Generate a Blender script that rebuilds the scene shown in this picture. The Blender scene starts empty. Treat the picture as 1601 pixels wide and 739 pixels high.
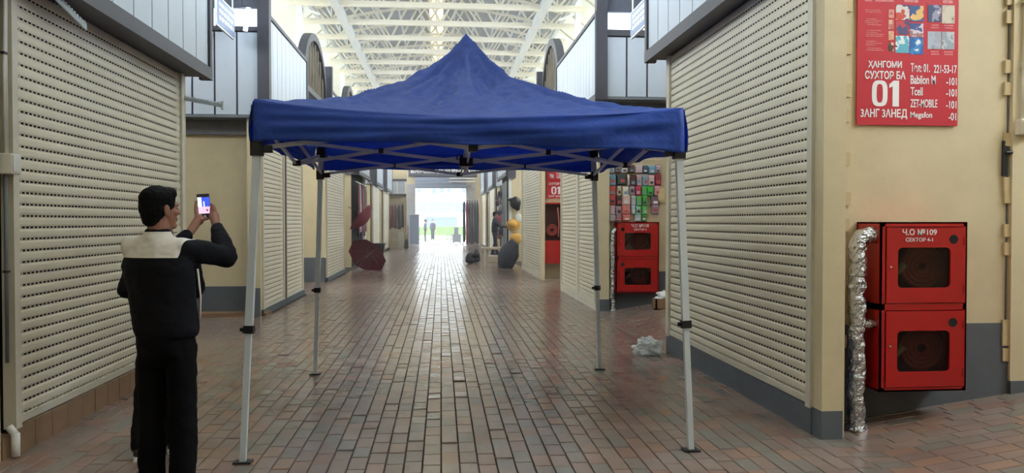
import bpy, bmesh, math, random
from mathutils import Vector, Matrix, Quaternion, noise
random.seed(7)
SC = bpy.context.scene
COL = SC.collection
PI = math.pi
V = Vector

# ------------------------------------------------------------------ camera
cam_d = bpy.data.cameras.new('camera')
cam = bpy.data.objects.new('camera', cam_d)
COL.objects.link(cam)
cam_d.sensor_width = 36.0
cam_d.lens = 1235.0 / 1601.0 * 36.0
cam_d.clip_end = 400
yaw, pit = math.atan(110.5 / 1235), math.atan(23.5 / 1235)
cam.location = (0, 0, 1.53)
cam.rotation_euler = (PI / 2 - pit, 0, -yaw)
SC.camera = cam

# ------------------------------------------------------------------ sky, exposure
W = bpy.data.worlds.new('overcast_sky')
SC.world = W
W.use_nodes = True
wn = W.node_tree
bg = wn.nodes['Background']
bg.inputs[0].default_value = (0.86, 0.93, 1.0, 1)
bg.inputs[1].default_value = 11.0
SC.view_settings.view_transform = 'Standard'
SC.view_settings.look = 'None'
SC.view_settings.gamma = 1.0
SC.view_settings.use_curve_mapping = False
SC.view_settings.exposure = 0.78
SC.cycles.max_bounces = 8
SC.cycles.diffuse_bounces = 5
SC.cycles.use_denoising = True
SC.cycles.sample_clamp_indirect = 6.0

def portal(loc, rot, sx, sy):                 # daylight portal in a real opening of the hall
    l = bpy.data.lights.new('daylight_opening', 'AREA')
    l.shape = 'RECTANGLE'; l.size = sx; l.size_y = sy
    l.cycles.is_portal = True
    o = bpy.data.objects.new('daylight_opening', l); COL.objects.link(o)
    o.location = loc; o.rotation_euler = rot
portal((-8.9, 22.3, 6.9), (0, -PI / 2, 0), 3.2, 60)
portal((8.9, 22.3, 6.9), (0, PI / 2, 0), 3.2, 60)
portal((-0.05, 51.9, 1.9), (-PI / 2, 0, 0), 3.2, 3.7)

# ------------------------------------------------------------------ helpers
def lin(c):
    out = []
    for v in c:
        v = v / 255.0
        out.append(v / 12.92 if v <= 0.04045 else ((v + 0.055) / 1.055) ** 2.4)
    return (out[0], out[1], out[2], 1.0)

def mat(name, rgb, rough=0.6, metal=0.0, var=0.08, scale=6.0, bump=0.0, bscale=40.0, emit=None, estr=0.0,
        trans=0.0, alpha=1.0, spec=0.5, stretch=None, coat=0.0):
    m = bpy.data.materials.new(name); m.use_nodes = True
    nt = m.node_tree; b = nt.nodes['Principled BSDF']
    b.inputs['Roughness'].default_value = rough
    b.inputs['Metallic'].default_value = metal
    b.inputs['Specular IOR Level'].default_value = spec
    b.inputs['Coat Weight'].default_value = coat
    c = lin(rgb)
    tc = nt.nodes.new('ShaderNodeTexCoord')
    src = tc.outputs['Object']
    if stretch:
        mp = nt.nodes.new('ShaderNodeMapping'); mp.inputs['Scale'].default_value = stretch
        nt.links.new(src, mp.inputs[0]); src = mp.outputs[0]
    if var > 0:
        n = nt.nodes.new('ShaderNodeTexNoise'); n.inputs['Scale'].default_value = scale
        n.inputs['Detail'].default_value = 6; n.inputs['Roughness'].default_value = 0.65
        nt.links.new(src, n.inputs['Vector'])
        r = nt.nodes.new('ShaderNodeValToRGB')
        r.color_ramp.elements[0].position = 0.3; r.color_ramp.elements[1].position = 0.7
        r.color_ramp.elements[0].color = tuple(x * (1 - var * 2) for x in c[:3]) + (1,)
        r.color_ramp.elements[1].color = tuple(min(1, x * (1 + var)) for x in c[:3]) + (1,)
        nt.links.new(n.outputs[0], r.inputs[0]); nt.links.new(r.outputs[0], b.inputs['Base Color'])
    else:
        b.inputs['Base Color'].default_value = c
    if bump > 0:
        n2 = nt.nodes.new('ShaderNodeTexNoise'); n2.inputs['Scale'].default_value = bscale
        n2.inputs['Detail'].default_value = 5
        nt.links.new(src, n2.inputs['Vector'])
        bp = nt.nodes.new('ShaderNodeBump'); bp.inputs['Strength'].default_value = bump
        bp.inputs['Distance'].default_value = 0.02
        nt.links.new(n2.outputs[0], bp.inputs['Height']); nt.links.new(bp.outputs[0], b.inputs['Normal'])
    if emit:
        b.inputs['Emission Color'].default_value = lin(emit); b.inputs['Emission Strength'].default_value = estr
    if trans > 0:
        t = nt.nodes.new('ShaderNodeBsdfTranslucent'); t.inputs[0].default_value = c
        mx = nt.nodes.new('ShaderNodeMixShader'); mx.inputs[0].default_value = trans
        nt.links.new(b.outputs[0], mx.inputs[1]); nt.links.new(t.outputs[0], mx.inputs[2])
        nt.links.new(mx.outputs[0], nt.nodes['Material Output'].inputs[0])
    if alpha < 1: b.inputs['Alpha'].default_value = alpha
    return m

class MB:
    """collects vertices and faces, then links them as one mesh object"""
    def __init__(s): s.v = []; s.f = []
    def add(s, vs, fs):
        k = len(s.v); s.v += [tuple(p) for p in vs]; s.f += [tuple(i + k for i in q) for q in fs]
        return s
    def box(s, x0, x1, y0, y1, z0, z1):
        x0, x1 = min(x0, x1), max(x0, x1); y0, y1 = min(y0, y1), max(y0, y1); z0, z1 = min(z0, z1), max(z0, z1)
        return s.add([(x0,y0,z0),(x1,y0,z0),(x1,y1,z0),(x0,y1,z0),(x0,y0,z1),(x1,y0,z1),(x1,y1,z1),(x0,y1,z1)],
                     [(0,3,2,1),(4,5,6,7),(0,1,5,4),(1,2,6,5),(2,3,7,6),(3,0,4,7)])
    def bar(s, p, q, w, h=None, up=(0, 0, 1)):
        h = h or w; p, q, up = V(p), V(q), V(up)
        d = (q - p).normalized()
        if abs(d.dot(up)) > 0.98: up = V((0, 1, 0))
        a = d.cross(up).normalized() * (w / 2); b = a.cross(d).normalized() * (h / 2)
        vs = [p-a-b, p+a-b, p+a+b, p-a+b, q-a-b, q+a-b, q+a+b, q-a+b]
        return s.add(vs, [(0,1,2,3),(7,6,5,4),(0,4,5,1),(1,5,6,2),(2,6,7,3),(3,7,4,0)])
    def tube(s, pts, rad, n=10, cap=True):
        pts = [V(p) for p in pts]; m = len(pts)
        if not hasattr(rad, '__len__'): rad = [rad] * m
        d0 = (pts[1] - pts[0]).normalized()
        a = d0.cross(V((0, 0, 1)))
        if a.length < 1e-3: a = d0.cross(V((1, 0, 0)))
        a.normalize(); vs = []
        for i, p in enumerate(pts):
            d = (pts[min(i + 1, m - 1)] - pts[max(i - 1, 0)]).normalized()
            a = (a - d * a.dot(d)).normalized(); b = d.cross(a)
            for k in range(n):
                t = 2 * PI * k / n
                vs.append(p + (a * math.cos(t) + b * math.sin(t)) * rad[i])
        fs = []
        for i in range(m - 1):
            for k in range(n):
                k2 = (k + 1) % n
                fs.append((i*n+k, i*n+k2, (i+1)*n+k2, (i+1)*n+k))
        if cap:
            fs.append(tuple(reversed(range(n)))); fs.append(tuple((m-1)*n + k for k in range(n)))
        return s.add(vs, fs)
    def capsule(s, p, r0, q, r1, n=12):
        p, q = V(p), V(q); d = q - p; L = max(d.length, 1e-5); d = d / L
        pts = []; rad = []
        for t in (80, 55, 28): pts.append(p - d * r0 * math.sin(math.radians(t))); rad.append(r0 * math.cos(math.radians(t)))
        pts += [p, q]; rad += [r0, r1]
        for t in (28, 55, 80): pts.append(q + d * r1 * math.sin(math.radians(t))); rad.append(r1 * math.cos(math.radians(t)))
        return s.tube(pts, rad, n)
    def chain(s, pts, rads, n=12):
        for i in range(len(pts) - 1): s.capsule(pts[i], rads[i], pts[i + 1], rads[i + 1], n)
        return s
    def ell(s, c, r, M=None, nu=14, nv=9):
        c = V(c); vs = []; fs = []
        for j in range(nv + 1):
            ph = PI * j / nv
            for i in range(nu):
                th = 2 * PI * i / nu
                p = V((r[0]*math.sin(ph)*math.cos(th), r[1]*math.sin(ph)*math.sin(th), r[2]*math.cos(ph)))
                if M is not None: p = M @ p
                vs.append(c + p)
        for j in range(nv):
            for i in range(nu):
                i2 = (i + 1) % nu
                fs.append((j*nu+i, (j+1)*nu+i, (j+1)*nu+i2, j*nu+i2))
        return s.add(vs, fs)
    def rings(s, rs, n=20):
        """rs: list of (centre, right axis vec*rx, forward axis vec*ry) closed loft"""
        vs = []
        for c, a, b in rs:
            for k in range(n):
                t = 2 * PI * k / n
                vs.append(V(c) + V(a) * math.cos(t) + V(b) * math.sin(t))
        m = len(rs); fs = []
        for i in range(m - 1):
            for k in range(n):
                k2 = (k + 1) % n
                fs.append((i*n+k, i*n+k2, (i+1)*n+k2, (i+1)*n+k))
        fs.append(tuple(reversed(range(n)))); fs.append(tuple((m-1)*n + k for k in range(n)))
        return s.add(vs, fs)
    def mesh(s, name):
        me = bpy.data.meshes.new(name); me.from_pydata(s.v, [], s.f); me.update(); return me
    def build(s, name, m, parent=None, smooth=False, merge=False):
        me = s.mesh(name)
        if merge:
            bm = bmesh.new(); bm.from_mesh(me); bmesh.ops.remove_doubles(bm, verts=bm.verts, dist=1e-5); bm.to_mesh(me); bm.free()
        if smooth: me.shade_smooth()
        return link(name, me, m, parent)

def link(name, me, m, parent=None):
    o = bpy.data.objects.new(name, me); COL.objects.link(o)
    if m is not None and len(me.materials) == 0: me.materials.append(m)
    setp(o, parent); return o
def world_loc(p):
    l = V((0, 0, 0))
    while p is not None: l = l + p.location; p = p.parent
    return l
def setp(o, parent):
    if parent is not None:
        o.parent = parent
        if parent.type == 'EMPTY' and parent.parent is None:
            o.matrix_parent_inverse = Matrix.LocRotScale(parent.location, parent.rotation_euler, None).inverted()
def tag(o, label=None, cat=None, group=None, kind=None):
    if label: o['label'] = label
    if cat: o['category'] = cat
    if group: o['group'] = group
    if kind: o['kind'] = kind
    return o
def thing(name, loc, label, cat, group=None, rotz=0):
    o = bpy.data.objects.new(name, None); COL.objects.link(o); o.location = loc; o.rotation_euler = (0, 0, rotz)
    o.empty_display_size = 0.1
    return tag(o, label, cat, group)
def dup(o, off=(0, 0, 0), label=None):
    """copy a thing with its parts and sub-parts, shifted by off"""
    c = o.copy(); COL.objects.link(c); c.location = V(o.location) + V(off)
    if label: c['label'] = label
    def rec(src, dst):
        for ch in list(src.children):
            k = ch.copy(); COL.objects.link(k); k.parent = dst; rec(ch, k)
    rec(o, c); return c
def struct(name, mb, m, parent=None, smooth=False):
    o = mb.build(name, m, parent, smooth)
    if parent is None: o['kind'] = 'structure'
    return o
def piece(name, me, m, loc, parent, rot=(0, 0, 0)):
    o = bpy.data.objects.new(name, me); COL.objects.link(o)
    if len(me.materials) == 0: me.materials.append(m)
    o.location = loc; o.rotation_euler = rot; setp(o, parent); return o
def bevel(o, w=0.004, seg=2):
    b = o.modifiers.new('bevel', 'BEVEL'); b.width = w; b.segments = seg; b.limit_method = 'ANGLE'; return o
def text(s, x0, x1, z0, z1, y, m, parent, bold=0.0, name='lettering', side=None):
    """flat lettering that fills the box x0..x1, z0..z1 at depth y, read from -Y"""
    cu = bpy.data.curves.new(name, 'FONT'); cu.body = s; cu.size = 1.0; cu.offset = bold; cu.extrude = 0.004
    o = bpy.data.objects.new(name, cu); COL.objects.link(o); cu.materials.append(m)
    bpy.context.view_layer.update()
    bb = [V(c) for c in o.bound_box]
    bx0, bx1 = min(b.x for b in bb), max(b.x for b in bb); by0, by1 = min(b.y for b in bb), max(b.y for b in bb)
    sx, sy = (x1 - x0) / (bx1 - bx0), (z1 - z0) / (by1 - by0)
    o.scale = (sx, sy, 0.2)
    o.rotation_euler = (PI / 2, 0, 0)
    o.location = (x0 - bx0 * sx, y, z0 - by0 * sy)
    dg = bpy.context.evaluated_depsgraph_get()
    me = bpy.data.meshes.new_from_object(o.evaluated_get(dg)); mw = (o.location.copy(), o.rotation_euler.copy(), o.scale.copy())
    bpy.data.objects.remove(o); me.name = name
    o = bpy.data.objects.new(name, me); COL.objects.link(o); o.location, o.rotation_euler, o.scale = mw
    setp(o, parent); return o

# ------------------------------------------------------------------ materials
M = {}
M['cream'] = mat('beige_wall_paint', (208, 193, 158), 0.7, var=0.04, scale=3, bump=0.05, bscale=30)
M['dado'] = mat('grey_dado_paint', (92, 97, 103), 0.7, var=0.06, scale=4, bump=0.08)
M['dark'] = mat('shade_and_dark_paint', (18, 17, 16), 0.9, var=0)
M['shutter'] = mat('cream_shutter_metal', (220, 211, 188), 0.42, var=0.04, scale=2.5)
M['guide'] = mat('shutter_guide_metal', (208, 201, 182), 0.45, var=0.04)
M['guide_dark'] = mat('red_brown_post', (84, 58, 46), 0.6)
M['guide_white'] = mat('white_metal', (220, 218, 210), 0.4, var=0.03)
M['panel'] = mat('light_grey_cladding', (186, 196, 208), 0.38, metal=0.0, var=0.03, scale=2)
M['trim'] = mat('dark_grey_trim', (66, 66, 76), 0.5, var=0.05)
M['soffit'] = mat('soffit_grey', (110, 114, 120), 0.6)
M['roof'] = mat('grey_roof_sheet', (112, 120, 126), 0.6, var=0.04, scale=1.2)
M['roof_side'] = mat('translucent_side_roof', (226, 232, 228), 0.6, var=0.03, trans=0.03)
M['added_rooflight'] = mat('added_milky_rooflight', (236, 240, 238), 0.6, var=0.0, trans=0.6)
M['truss'] = mat('cream_steel_truss', (206, 202, 184), 0.5, var=0.04)
M['beam'] = mat('grey_steel_beam', (180, 188, 192), 0.5, var=0.05)
M['column'] = mat('white_steel_column', (224, 230, 230), 0.5, var=0.03)
M['skylight'] = mat('yellowed_skylight', (250, 232, 180), 0.5, var=0, emit=(255, 232, 176), estr=1.0)
M['upper'] = mat('dark_upper_wall', (88, 94, 108), 0.7)
M['arch'] = mat('dark_arch_sheet', (58, 60, 64), 0.55)
M['archbar'] = mat('tan_arch_bar', (138, 128, 110), 0.6)
M['archfill'] = mat('brown_arch_infill', (70, 65, 58), 0.6)
M['window'] = mat('bright_window_pane', (235, 245, 255), 0.2, var=0, emit=(225, 240, 255), estr=2.0)
M['sign_grey'] = mat('grey_sign_sheet', (132, 146, 172), 0.5, var=0.05)
M['sign_line'] = mat('white_sign_print', (222, 228, 236), 0.5, var=0)
M['blue'] = mat('blue_canopy_fabric', (62, 98, 192), 0.5, var=0.05, scale=8, bump=0.9, bscale=12, trans=0.5, spec=0.35)
M['blue_in'] = M['blue']
M['tentwhite'] = mat('white_powder_coat_tube', (205, 212, 214), 0.35, var=0.03)
M['tentgrey'] = mat('grey_truss_bar', (206, 210, 214), 0.4, var=0.04)
M['black'] = mat('black_plastic', (24, 24, 26), 0.45, var=0)
M['steel'] = mat('bright_steel', (200, 202, 204), 0.25, metal=0.9, var=0.03)
M['red'] = mat('red_enamel_cabinet', (176, 15, 19), 0.35, var=0.05, scale=3, coat=0.2)
M['redposter'] = mat('red_poster_print', (190, 24, 40), 0.6, var=0.02)
M['ink_white'] = mat('white_print', (232, 230, 230), 0.6, var=0)
M['ink_pink'] = mat('pink_small_print', (222, 130, 132), 0.6, var=0.3, scale=90)
M['glass_dark'] = mat('cabinet_glass', (20, 14, 14), 0.12, var=0, alpha=0.32)
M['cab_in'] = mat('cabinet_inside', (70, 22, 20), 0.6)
M['hose'] = mat('red_brown_fire_hose', (150, 62, 52), 0.8, bump=0.3, bscale=80)
M['brass'] = mat('dull_brass_valve', (150, 128, 92), 0.4, metal=0.6)
M['foil'] = mat('crumpled_foil', (200, 200, 202), 0.22, metal=1.0, var=0.1, scale=20, bump=1.0, bscale=32)
M['plate'] = mat('beige_tab_plate', (196, 176, 134), 0.6, var=0.04)
M['plinth'] = mat('brown_plinth_tile', (142, 112, 84), 0.7, var=0.08, scale=9, bump=0.1)
M['umbrella_red'] = mat('maroon_umbrella_cloth', (134, 40, 58), 0.7, trans=0.25, var=0.05)
M['umbrella_black'] = mat('black_umbrella_cloth', (36, 38, 48), 0.7, var=0.05)
M['skin'] = mat('warm_skin', (146, 100, 80), 0.55, var=0.05, scale=14)
M['eye_white'] = mat('eye_white', (150, 140, 134), 0.4, var=0)
M['hair'] = mat('black_hair', (9, 9, 11), 0.75, var=0.2, scale=60, bump=0.4, bscale=120, spec=0.15)
M['jacket'] = mat('black_navy_jacket', (11, 12, 19), 0.85, spec=0.2, var=0.12, scale=10, bump=0.35, bscale=14)
M['yoke'] = mat('off_white_jacket_yoke', (214, 208, 198), 0.8, var=0.04, bump=0.2, bscale=16)
M['trouser'] = mat('black_trouser_cloth', (7, 7, 10), 0.9, spec=0.15, var=0.1, bump=0.35, bscale=14)
M['olive'] = mat('dark_olive_cloth', (20, 20, 19), 0.9, spec=0.15, var=0.1, bump=0.3, bscale=14)
M['shoe'] = mat('black_shoe', (24, 24, 26), 0.5)
M['sole'] = mat('white_shoe_sole', (205, 203, 198), 0.6)
M['screen_blue'] = mat('phone_screen_blue', (40, 66, 170), 0.2, var=0, emit=(40, 70, 190), estr=0.9)
M['screen_white'] = mat('phone_screen_white', (220, 220, 235), 0.2, var=0, emit=(225, 225, 245), estr=0.9)
M['screen_pink'] = mat('phone_screen_pink', (190, 150, 170), 0.2, var=0, emit=(205, 165, 190), estr=0.9)
M['wood'] = mat('pale_wood', (196, 184, 164), 0.65, var=0.1, stretch=(1, 1, 8))
M['bag'] = mat('clear_plastic_bag', (236, 238, 238), 0.2, var=0.05, trans=0.3, alpha=0.85, bump=0.6, bscale=30)
M['cloth_dark'] = mat('dark_clothing', (46, 46, 54), 0.85, var=0.2, scale=12)
M['yellow'] = mat('straw_hat_yellow', (222, 172, 84), 0.75, var=0.06)
M['outground'] = mat('pale_yard_concrete', (168, 166, 160), 0.8, var=0.04)
M['lawn'] = mat('lawn_green', (84, 116, 66), 0.9, var=0.15, scale=3)
M['outwall'] = mat('pale_facade', (204, 204, 204), 0.8, var=0.03)
M['outglass'] = mat('grey_blue_glazing', (104, 122, 154), 0.6, var=0.05, spec=0.1)
M['outdark'] = mat('grey_gate_infill', (94, 102, 118), 0.7, spec=0.1)
M['tilegrey'] = mat('grey_stone_cladding', (176, 174, 174), 0.6, var=0.05)
M['brownbase'] = mat('brown_stone_base', (118, 100, 98), 0.6)

def paver_material():
    m = bpy.data.materials.new('glazed_paving_brick'); m.use_nodes = True
    nt = m.node_tree; b = nt.nodes['Principled BSDF']
    oi = nt.nodes.new('ShaderNodeObjectInfo'); ge = nt.nodes.new('ShaderNodeNewGeometry')
    ad = nt.nodes.new('ShaderNodeMath'); ad.operation = 'ADD'
    nt.links.new(oi.outputs['Random'], ad.inputs[0]); nt.links.new(ge.outputs['Random Per Island'], ad.inputs[1])
    fr = nt.nodes.new('ShaderNodeMath'); fr.operation = 'FRACT'; nt.links.new(ad.outputs[0], fr.inputs[0])
    r = nt.nodes.new('ShaderNodeValToRGB'); r.color_ramp.interpolation = 'CONSTANT'
    cols = [(138, 116, 106), (134, 115, 106), (127, 115, 106), (140, 112, 101), (136, 118, 109), (123, 115, 107), (142, 114, 99), (130, 111, 103)]
    e = r.color_ramp.elements
    e[0].color = lin(cols[0]); e[1].position = 1 / 8; e[1].color = lin(cols[1])
    for i in range(2, 8):
        x = e.new(i / 8); x.color = lin(cols[i])
    nt.links.new(fr.outputs[0], r.inputs[0])
    tc = nt.nodes.new('ShaderNodeNewGeometry')
    n = nt.nodes.new('ShaderNodeTexNoise'); n.inputs['Scale'].default_value = 2.2; n.inputs['Detail'].default_value = 8
    nt.links.new(tc.outputs['Position'], n.inputs['Vector'])
    mx = nt.nodes.new('ShaderNodeMix'); mx.data_type = 'RGBA'; mx.blend_type = 'MULTIPLY'; mx.inputs['Factor'].default_value = 0.5
    r2 = nt.nodes.new('ShaderNodeValToRGB'); r2.color_ramp.elements[0].position = 0.35; r2.color_ramp.elements[1].position = 0.65
    r2.color_ramp.elements[0].color = (0.62, 0.60, 0.58, 1); r2.color_ramp.elements[1].color = (1, 1, 1, 1)
    nt.links.new(n.outputs[0], r2.inputs[0])
    nt.links.new(r.outputs[0], mx.inputs['A']); nt.links.new(r2.outputs[0], mx.inputs['B'])
    nt.links.new(mx.outputs['Result'], b.inputs['Base Color'])
    mr = nt.nodes.new('ShaderNodeMapRange'); mr.inputs['To Min'].default_value = 0.16; mr.inputs['To Max'].default_value = 0.24
    nt.links.new(n.outputs[0], mr.inputs[0]); nt.links.new(mr.outputs[0], b.inputs['Roughness'])
    n3 = nt.nodes.new('ShaderNodeTexNoise'); n3.inputs['Scale'].default_value = 10
    nt.links.new(tc.outputs['Position'], n3.inputs['Vector'])
    bp = nt.nodes.new('ShaderNodeBump'); bp.inputs['Strength'].default_value = 0.22; bp.inputs['Distance'].default_value = 0.012
    nt.links.new(n3.outputs[0], bp.inputs['Height']); nt.links.new(bp.outputs[0], b.inputs['Normal'])
    return m
M['paver'] = paver_material()
M['joint'] = mat('paving_joint', (58, 52, 48), 0.9, var=0.1)

# ================================================================== STRUCTURE
# ------------------------------------------------------------------ floor
floor = struct('floor', MB().box(-9, 9, -8, 56, -0.25, -0.008), M['joint'])
RX, RS = 2.95, 0.14                            # the side passages on the right ramp up away from the aisle
def ramp_z(x): return max(0.0, (x - RX) * RS)
def paver_geo(x0, x1, y0, y1, z, tx, ty, c=0.004):
    cx, cy = (x0 + x1) / 2, (y0 + y1) / 2
    def p(x, y, dz): return (x - cx, y - cy, z + dz + (x - cx) * tx + (y - cy) * ty)
    vs = [p(x0, y0, -0.008), p(x1, y0, -0.008), p(x1, y1, -0.008), p(x0, y1, -0.008),
          p(x0 + c, y0 + c, 0), p(x1 - c, y0 + c, 0), p(x1 - c, y1 - c, 0), p(x0 + c, y1 - c, 0)]
    return vs, [(4, 5, 6, 7), (0, 1, 5, 4), (1, 2, 6, 5), (2, 3, 7, 6), (3, 0, 4, 7)], (cx, cy, 0)
PW, PL = 0.1165, 0.235
cells = []
nx = 47
for i in range(nx):
    x0 = -2.80 + i * PW; off = random.random() * PL; y = 2.2 - off
    while y < 51.4:
        cells.append((x0 + 0.002, x0 + PW - 0.002, y + 0.002, y + PL - 0.002)); y += PL
near = sorted([c for c in cells if c[2] > 4.66 and -2.75 < c[0] < 2.7 and (c[0] > -2.35 * c[2] / 4.7)], key=lambda c: c[2])[:296]
nearset = set(near)
stuffmb = MB()
for c in cells:
    z = random.gauss(0, 0.0016); tx = random.gauss(0, 0.007); ty = random.gauss(0, 0.014)
    vs, fs, ce = paver_geo(*c, z, tx, ty)
    if c in nearset:
        mb = MB().add(vs, fs); piece('paving_brick', mb.mesh('paving_brick'), M['paver'], ce, floor)
    else:
        stuffmb.add([(v[0] + ce[0], v[1] + ce[1], v[2]) for v in vs], fs)
o = stuffmb.build('brick_paving', M['paver'], floor); o['kind'] = 'stuff'
# passages: pavers laid the other way, running up the ramp on the right
def passage(x0, x1, y0, y1, side):
    mb = MB(); base = MB()
    y = y0
    while y < y1 - 0.02:
        x = x0 - random.random() * PL
        while x < x1:
            a, b = max(x, x0) + 0.002, min(x + PL, x1) - 0.002
            if b - a > 0.02:
                vs, fs, ce = paver_geo(a, b, y + 0.002, y + PW - 0.002, 0, 0, random.gauss(0, 0.006))
                mb.add([(v[0] + ce[0], v[1] + ce[1], v[2] + (ramp_z(v[0] + ce[0]) if side > 0 else 0) + random.gauss(0, 0.0005)) for v in vs], fs)
            x += PL
        y += PW
    o = mb.build('brick_paving', M['paver'], floor); o['kind'] = 'stuff'
    if side > 0:
        base.add([(RX, y0, -0.01), (x1, y0, -0.01), (x1, y0, ramp_z(x1) - 0.009), (RX, y1, -0.01), (x1, y1, -0.01), (x1, y1, ramp_z(x1) - 0.009)],
                 [(0, 1, 2), (5, 4, 3), (0, 2, 5, 3), (1, 4, 5, 2), (0, 3, 4, 1)])
        base.build('passage_ramp', M['joint'], floor)
passage(2.66, 6.5, 2.2, 5.74, 1)
passage(2.66, 6.0, 9.2, 13.45, 1)
passage(2.66, 6.0, 17.6, 20.9, 1)
passage(-6.0, -2.78, 9.05, 13.4, -1)
passage(-6.0, -2.78, 17.0, 20.3, -1)

# ------------------------------------------------------------------ shop blocks
SLOTP, PITCH = 0.055, 0.0775
def slat_mesh(L, slotp=SLOTP, inset=0.0):
    """one shutter slat, local x along the length, -y outward, open slots along its lower edge"""
    prof = [(0.001, 0.0), (0.001, 0.003), (0.000, 0.0155), (-0.0025, 0.020), (-0.0042, 0.031), (-0.0042, 0.060), (-0.002, 0.070), (0.002, 0.074), (0.001, 0.0775)]
    xs = [0.0]; solid = [True]; x = 0.03
    n = int((L - 0.06) / slotp)
    for i in range(n):
        xs.append(0.03 + i * slotp); xs.append(0.03 + i * slotp + slotp * 0.66)
    xs.append(L)
    vs = []; fs = []; P_ = len(prof)
    for x in xs:
        for y, z in prof: vs.append((x, y, z))
    for i in range(len(xs) - 1):
        slot = (i % 2 == 1) and i < len(xs) - 2
        for j in range(P_ - 1):
            if slot and j == 1: continue
            a = i * P_ + j
            fs.append((a, a + P_, a + P_ + 1, a + 1))
    me = bpy.data.meshes.new('slat'); me.from_pydata(vs, [], fs); me.update(); return me

def shutter(side, X, y0, y1, z0, z1, label, mode='slats', slotp=SLOTP, group='roller shutters along the aisle', gmat='guide', lastguide=True):
    """roller shutter lying in the plane x = X, facing the aisle"""
    t = thing('roller_shutter', (X, (y0 + y1) / 2, z0), label, 'shutter', group)
    gw = 0.075
    s = side
    for k, (ga, gb) in enumerate(((y0, y0 + gw), (y1 - gw, y1))):
        MB().box(X - s * 0.03, X + s * 0.05, ga, gb, z0 - 0.02, z1).build('guide_rail', M[gmat], t)
    L = y1 - y0 - 2 * gw
    n = int((z1 - z0) / PITCH)
    me = slat_mesh(L, slotp)
    rot = (0, 0, PI / 2) if s > 0 else (0, 0, -PI / 2)
    # local -y must look to the aisle: right shutters look to -X, left shutters to +X
    if s > 0: base = (X, y1 - gw, 0); rot = (0, 0, -PI / 2)
    else: base = (X, y0 + gw, 0); rot = (0, 0, PI / 2)
    if mode == 'slats':
        for i in range(n):
            piece('slat', me, M['shutter'], (base[0] + random.gauss(0, 0.001), base[1], z0 + 0.05 + i * PITCH), t, rot)
    else:
        R = Matrix.Rotation(rot[2], 4, 'Z'); mb = MB()
        vv = [v.co.copy() for v in me.vertices]; ff = [tuple(p.vertices) for p in me.polygons]
        for i in range(n):
            mb.add([R @ v + V((base[0], base[1], z0 + 0.05 + i * PITCH)) for v in vv], ff)
        o = mb.build('slat_curtain', M['shutter'], t); o['kind'] = 'stuff'
    MB().box(X - s * 0.012, X + s * 0.03, y0 + gw, y1 - gw, z0, z0 + 0.05).build('bottom_bar', M['guide'], t)
    return t

trimn = [0]
def tname():
    trimn[0] += 1; return 'trim_%d' % trimn[0]
panel_cache = {}
def pmesh(w, h, d=0.03):
    k = (round(w, 3), round(h, 3), d)
    if k not in panel_cache: panel_cache[k] = MB().box(0, w, -d, 0, 0, h).mesh('cladding_panel')
    return panel_cache[k]

def fascia(side, XO, y0, y1, zb, zt, pw=0.40, name='fascia', first=None):
    """projecting band of upright panels above the shutters, with a dark bottom beam"""
    s = side
    f = struct(tname(), MB().box(XO + s * 0.03, XO + s * 0.09, y0 + 0.03, y1 - 0.03, zb + 0.02, zt - 0.02), M['trim'])
    MB().box(XO - s * 0.03, XO + s * 0.06, y0 - 0.02, y1 + 0.02, zb, zb + 0.13).build('bottom_beam', M['trim'], f)
    MB().box(XO - s * 0.02, XO + s * 0.06, y0 - 0.02, y1 + 0.02, zt - 0.06, zt).build('top_rail', M['trim'], f)
    MB().box(XO - s * 0.025, XO + s * 0.1, y0 - 0.03, y0 + 0.05, zb, zt).build('corner_post', M['trim'], f)
    MB().box(XO - s * 0.025, XO + s * 0.1, y1 - 0.05, y1 + 0.03, zb, zt).build('corner_post', M['trim'], f)
    n = max(1, round((y1 - y0 - 0.1) / pw)); w = (y1 - y0 - 0.1) / n
    me = pmesh(w - 0.022, zt - zb - 0.22)
    for i in range(n):
        ya = y0 + 0.05 + i * w + 0.011
        if s > 0: piece('cladding_panel', me, M['panel'], (XO + 0.03, ya + w - 0.022, zb + 0.145), f, (0, 0, -PI / 2))
        else: piece('cladding_panel', me, M['panel'], (XO - 0.03, ya, zb + 0.145), f, (0, 0, PI / 2))
    return f

def side_cladding(side, XO, y, xdeep, zb, zt, wz0, wz1, ztop, pw=0.345):
    """the wall above a side passage: upright panels facing the camera, soffit, lit window strip above"""
    s = side
    f = struct(tname(), MB().box(XO + s * 0.05, xdeep, y + 0.04, y + 0.4, zb + 0.03, zt), M['trim'])
    n = int(abs(xdeep - XO) / pw); me = pmesh(pw - 0.03, zt - zb - 0.07)
    for i in range(n):
        xa = XO + s * (0.10 + i * pw)
        xl = xa if s > 0 else xa - (pw - 0.03)
        piece('cladding_panel', me, M['panel'], (xl, y + 0.04, zb + 0.05), f)
    MB().box(XO, xdeep, y - 0.01, y + 0.42, zb, zb + 0.04).build('soffit_board', M['soffit'], f)
    MB().box(XO, xdeep, y - 0.02, y + 0.12, zt, wz0).build('window_sill_beam', M['trim'], f)
    MB().box(XO, xdeep, y + 0.02, y + 0.3, wz1, ztop).build('header_wall', M['upper'], f)
    MB().box(XO - s * 0.085, XO + s * 0.10, y - 0.05, y + 0.12, zb - 0.01, ztop).build('corner_post', M['trim'], f)
    w0 = XO + s * 0.10
    x = w0; k = 0
    while abs(x - w0) < abs(xdeep - w0) - 0.3:
        a, b = x, x + s * 0.72
        MB().box(a, b - s * 0.02, y + 0.10, y + 0.12, wz0, wz1).build('window_pane', M['window'], f)
        MB().box(b - s * 0.02, b + s * 0.02, y + 0.06, y + 0.13, wz0, wz1).build('mullion', M['trim'], f)
        x = b
    return f

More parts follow.
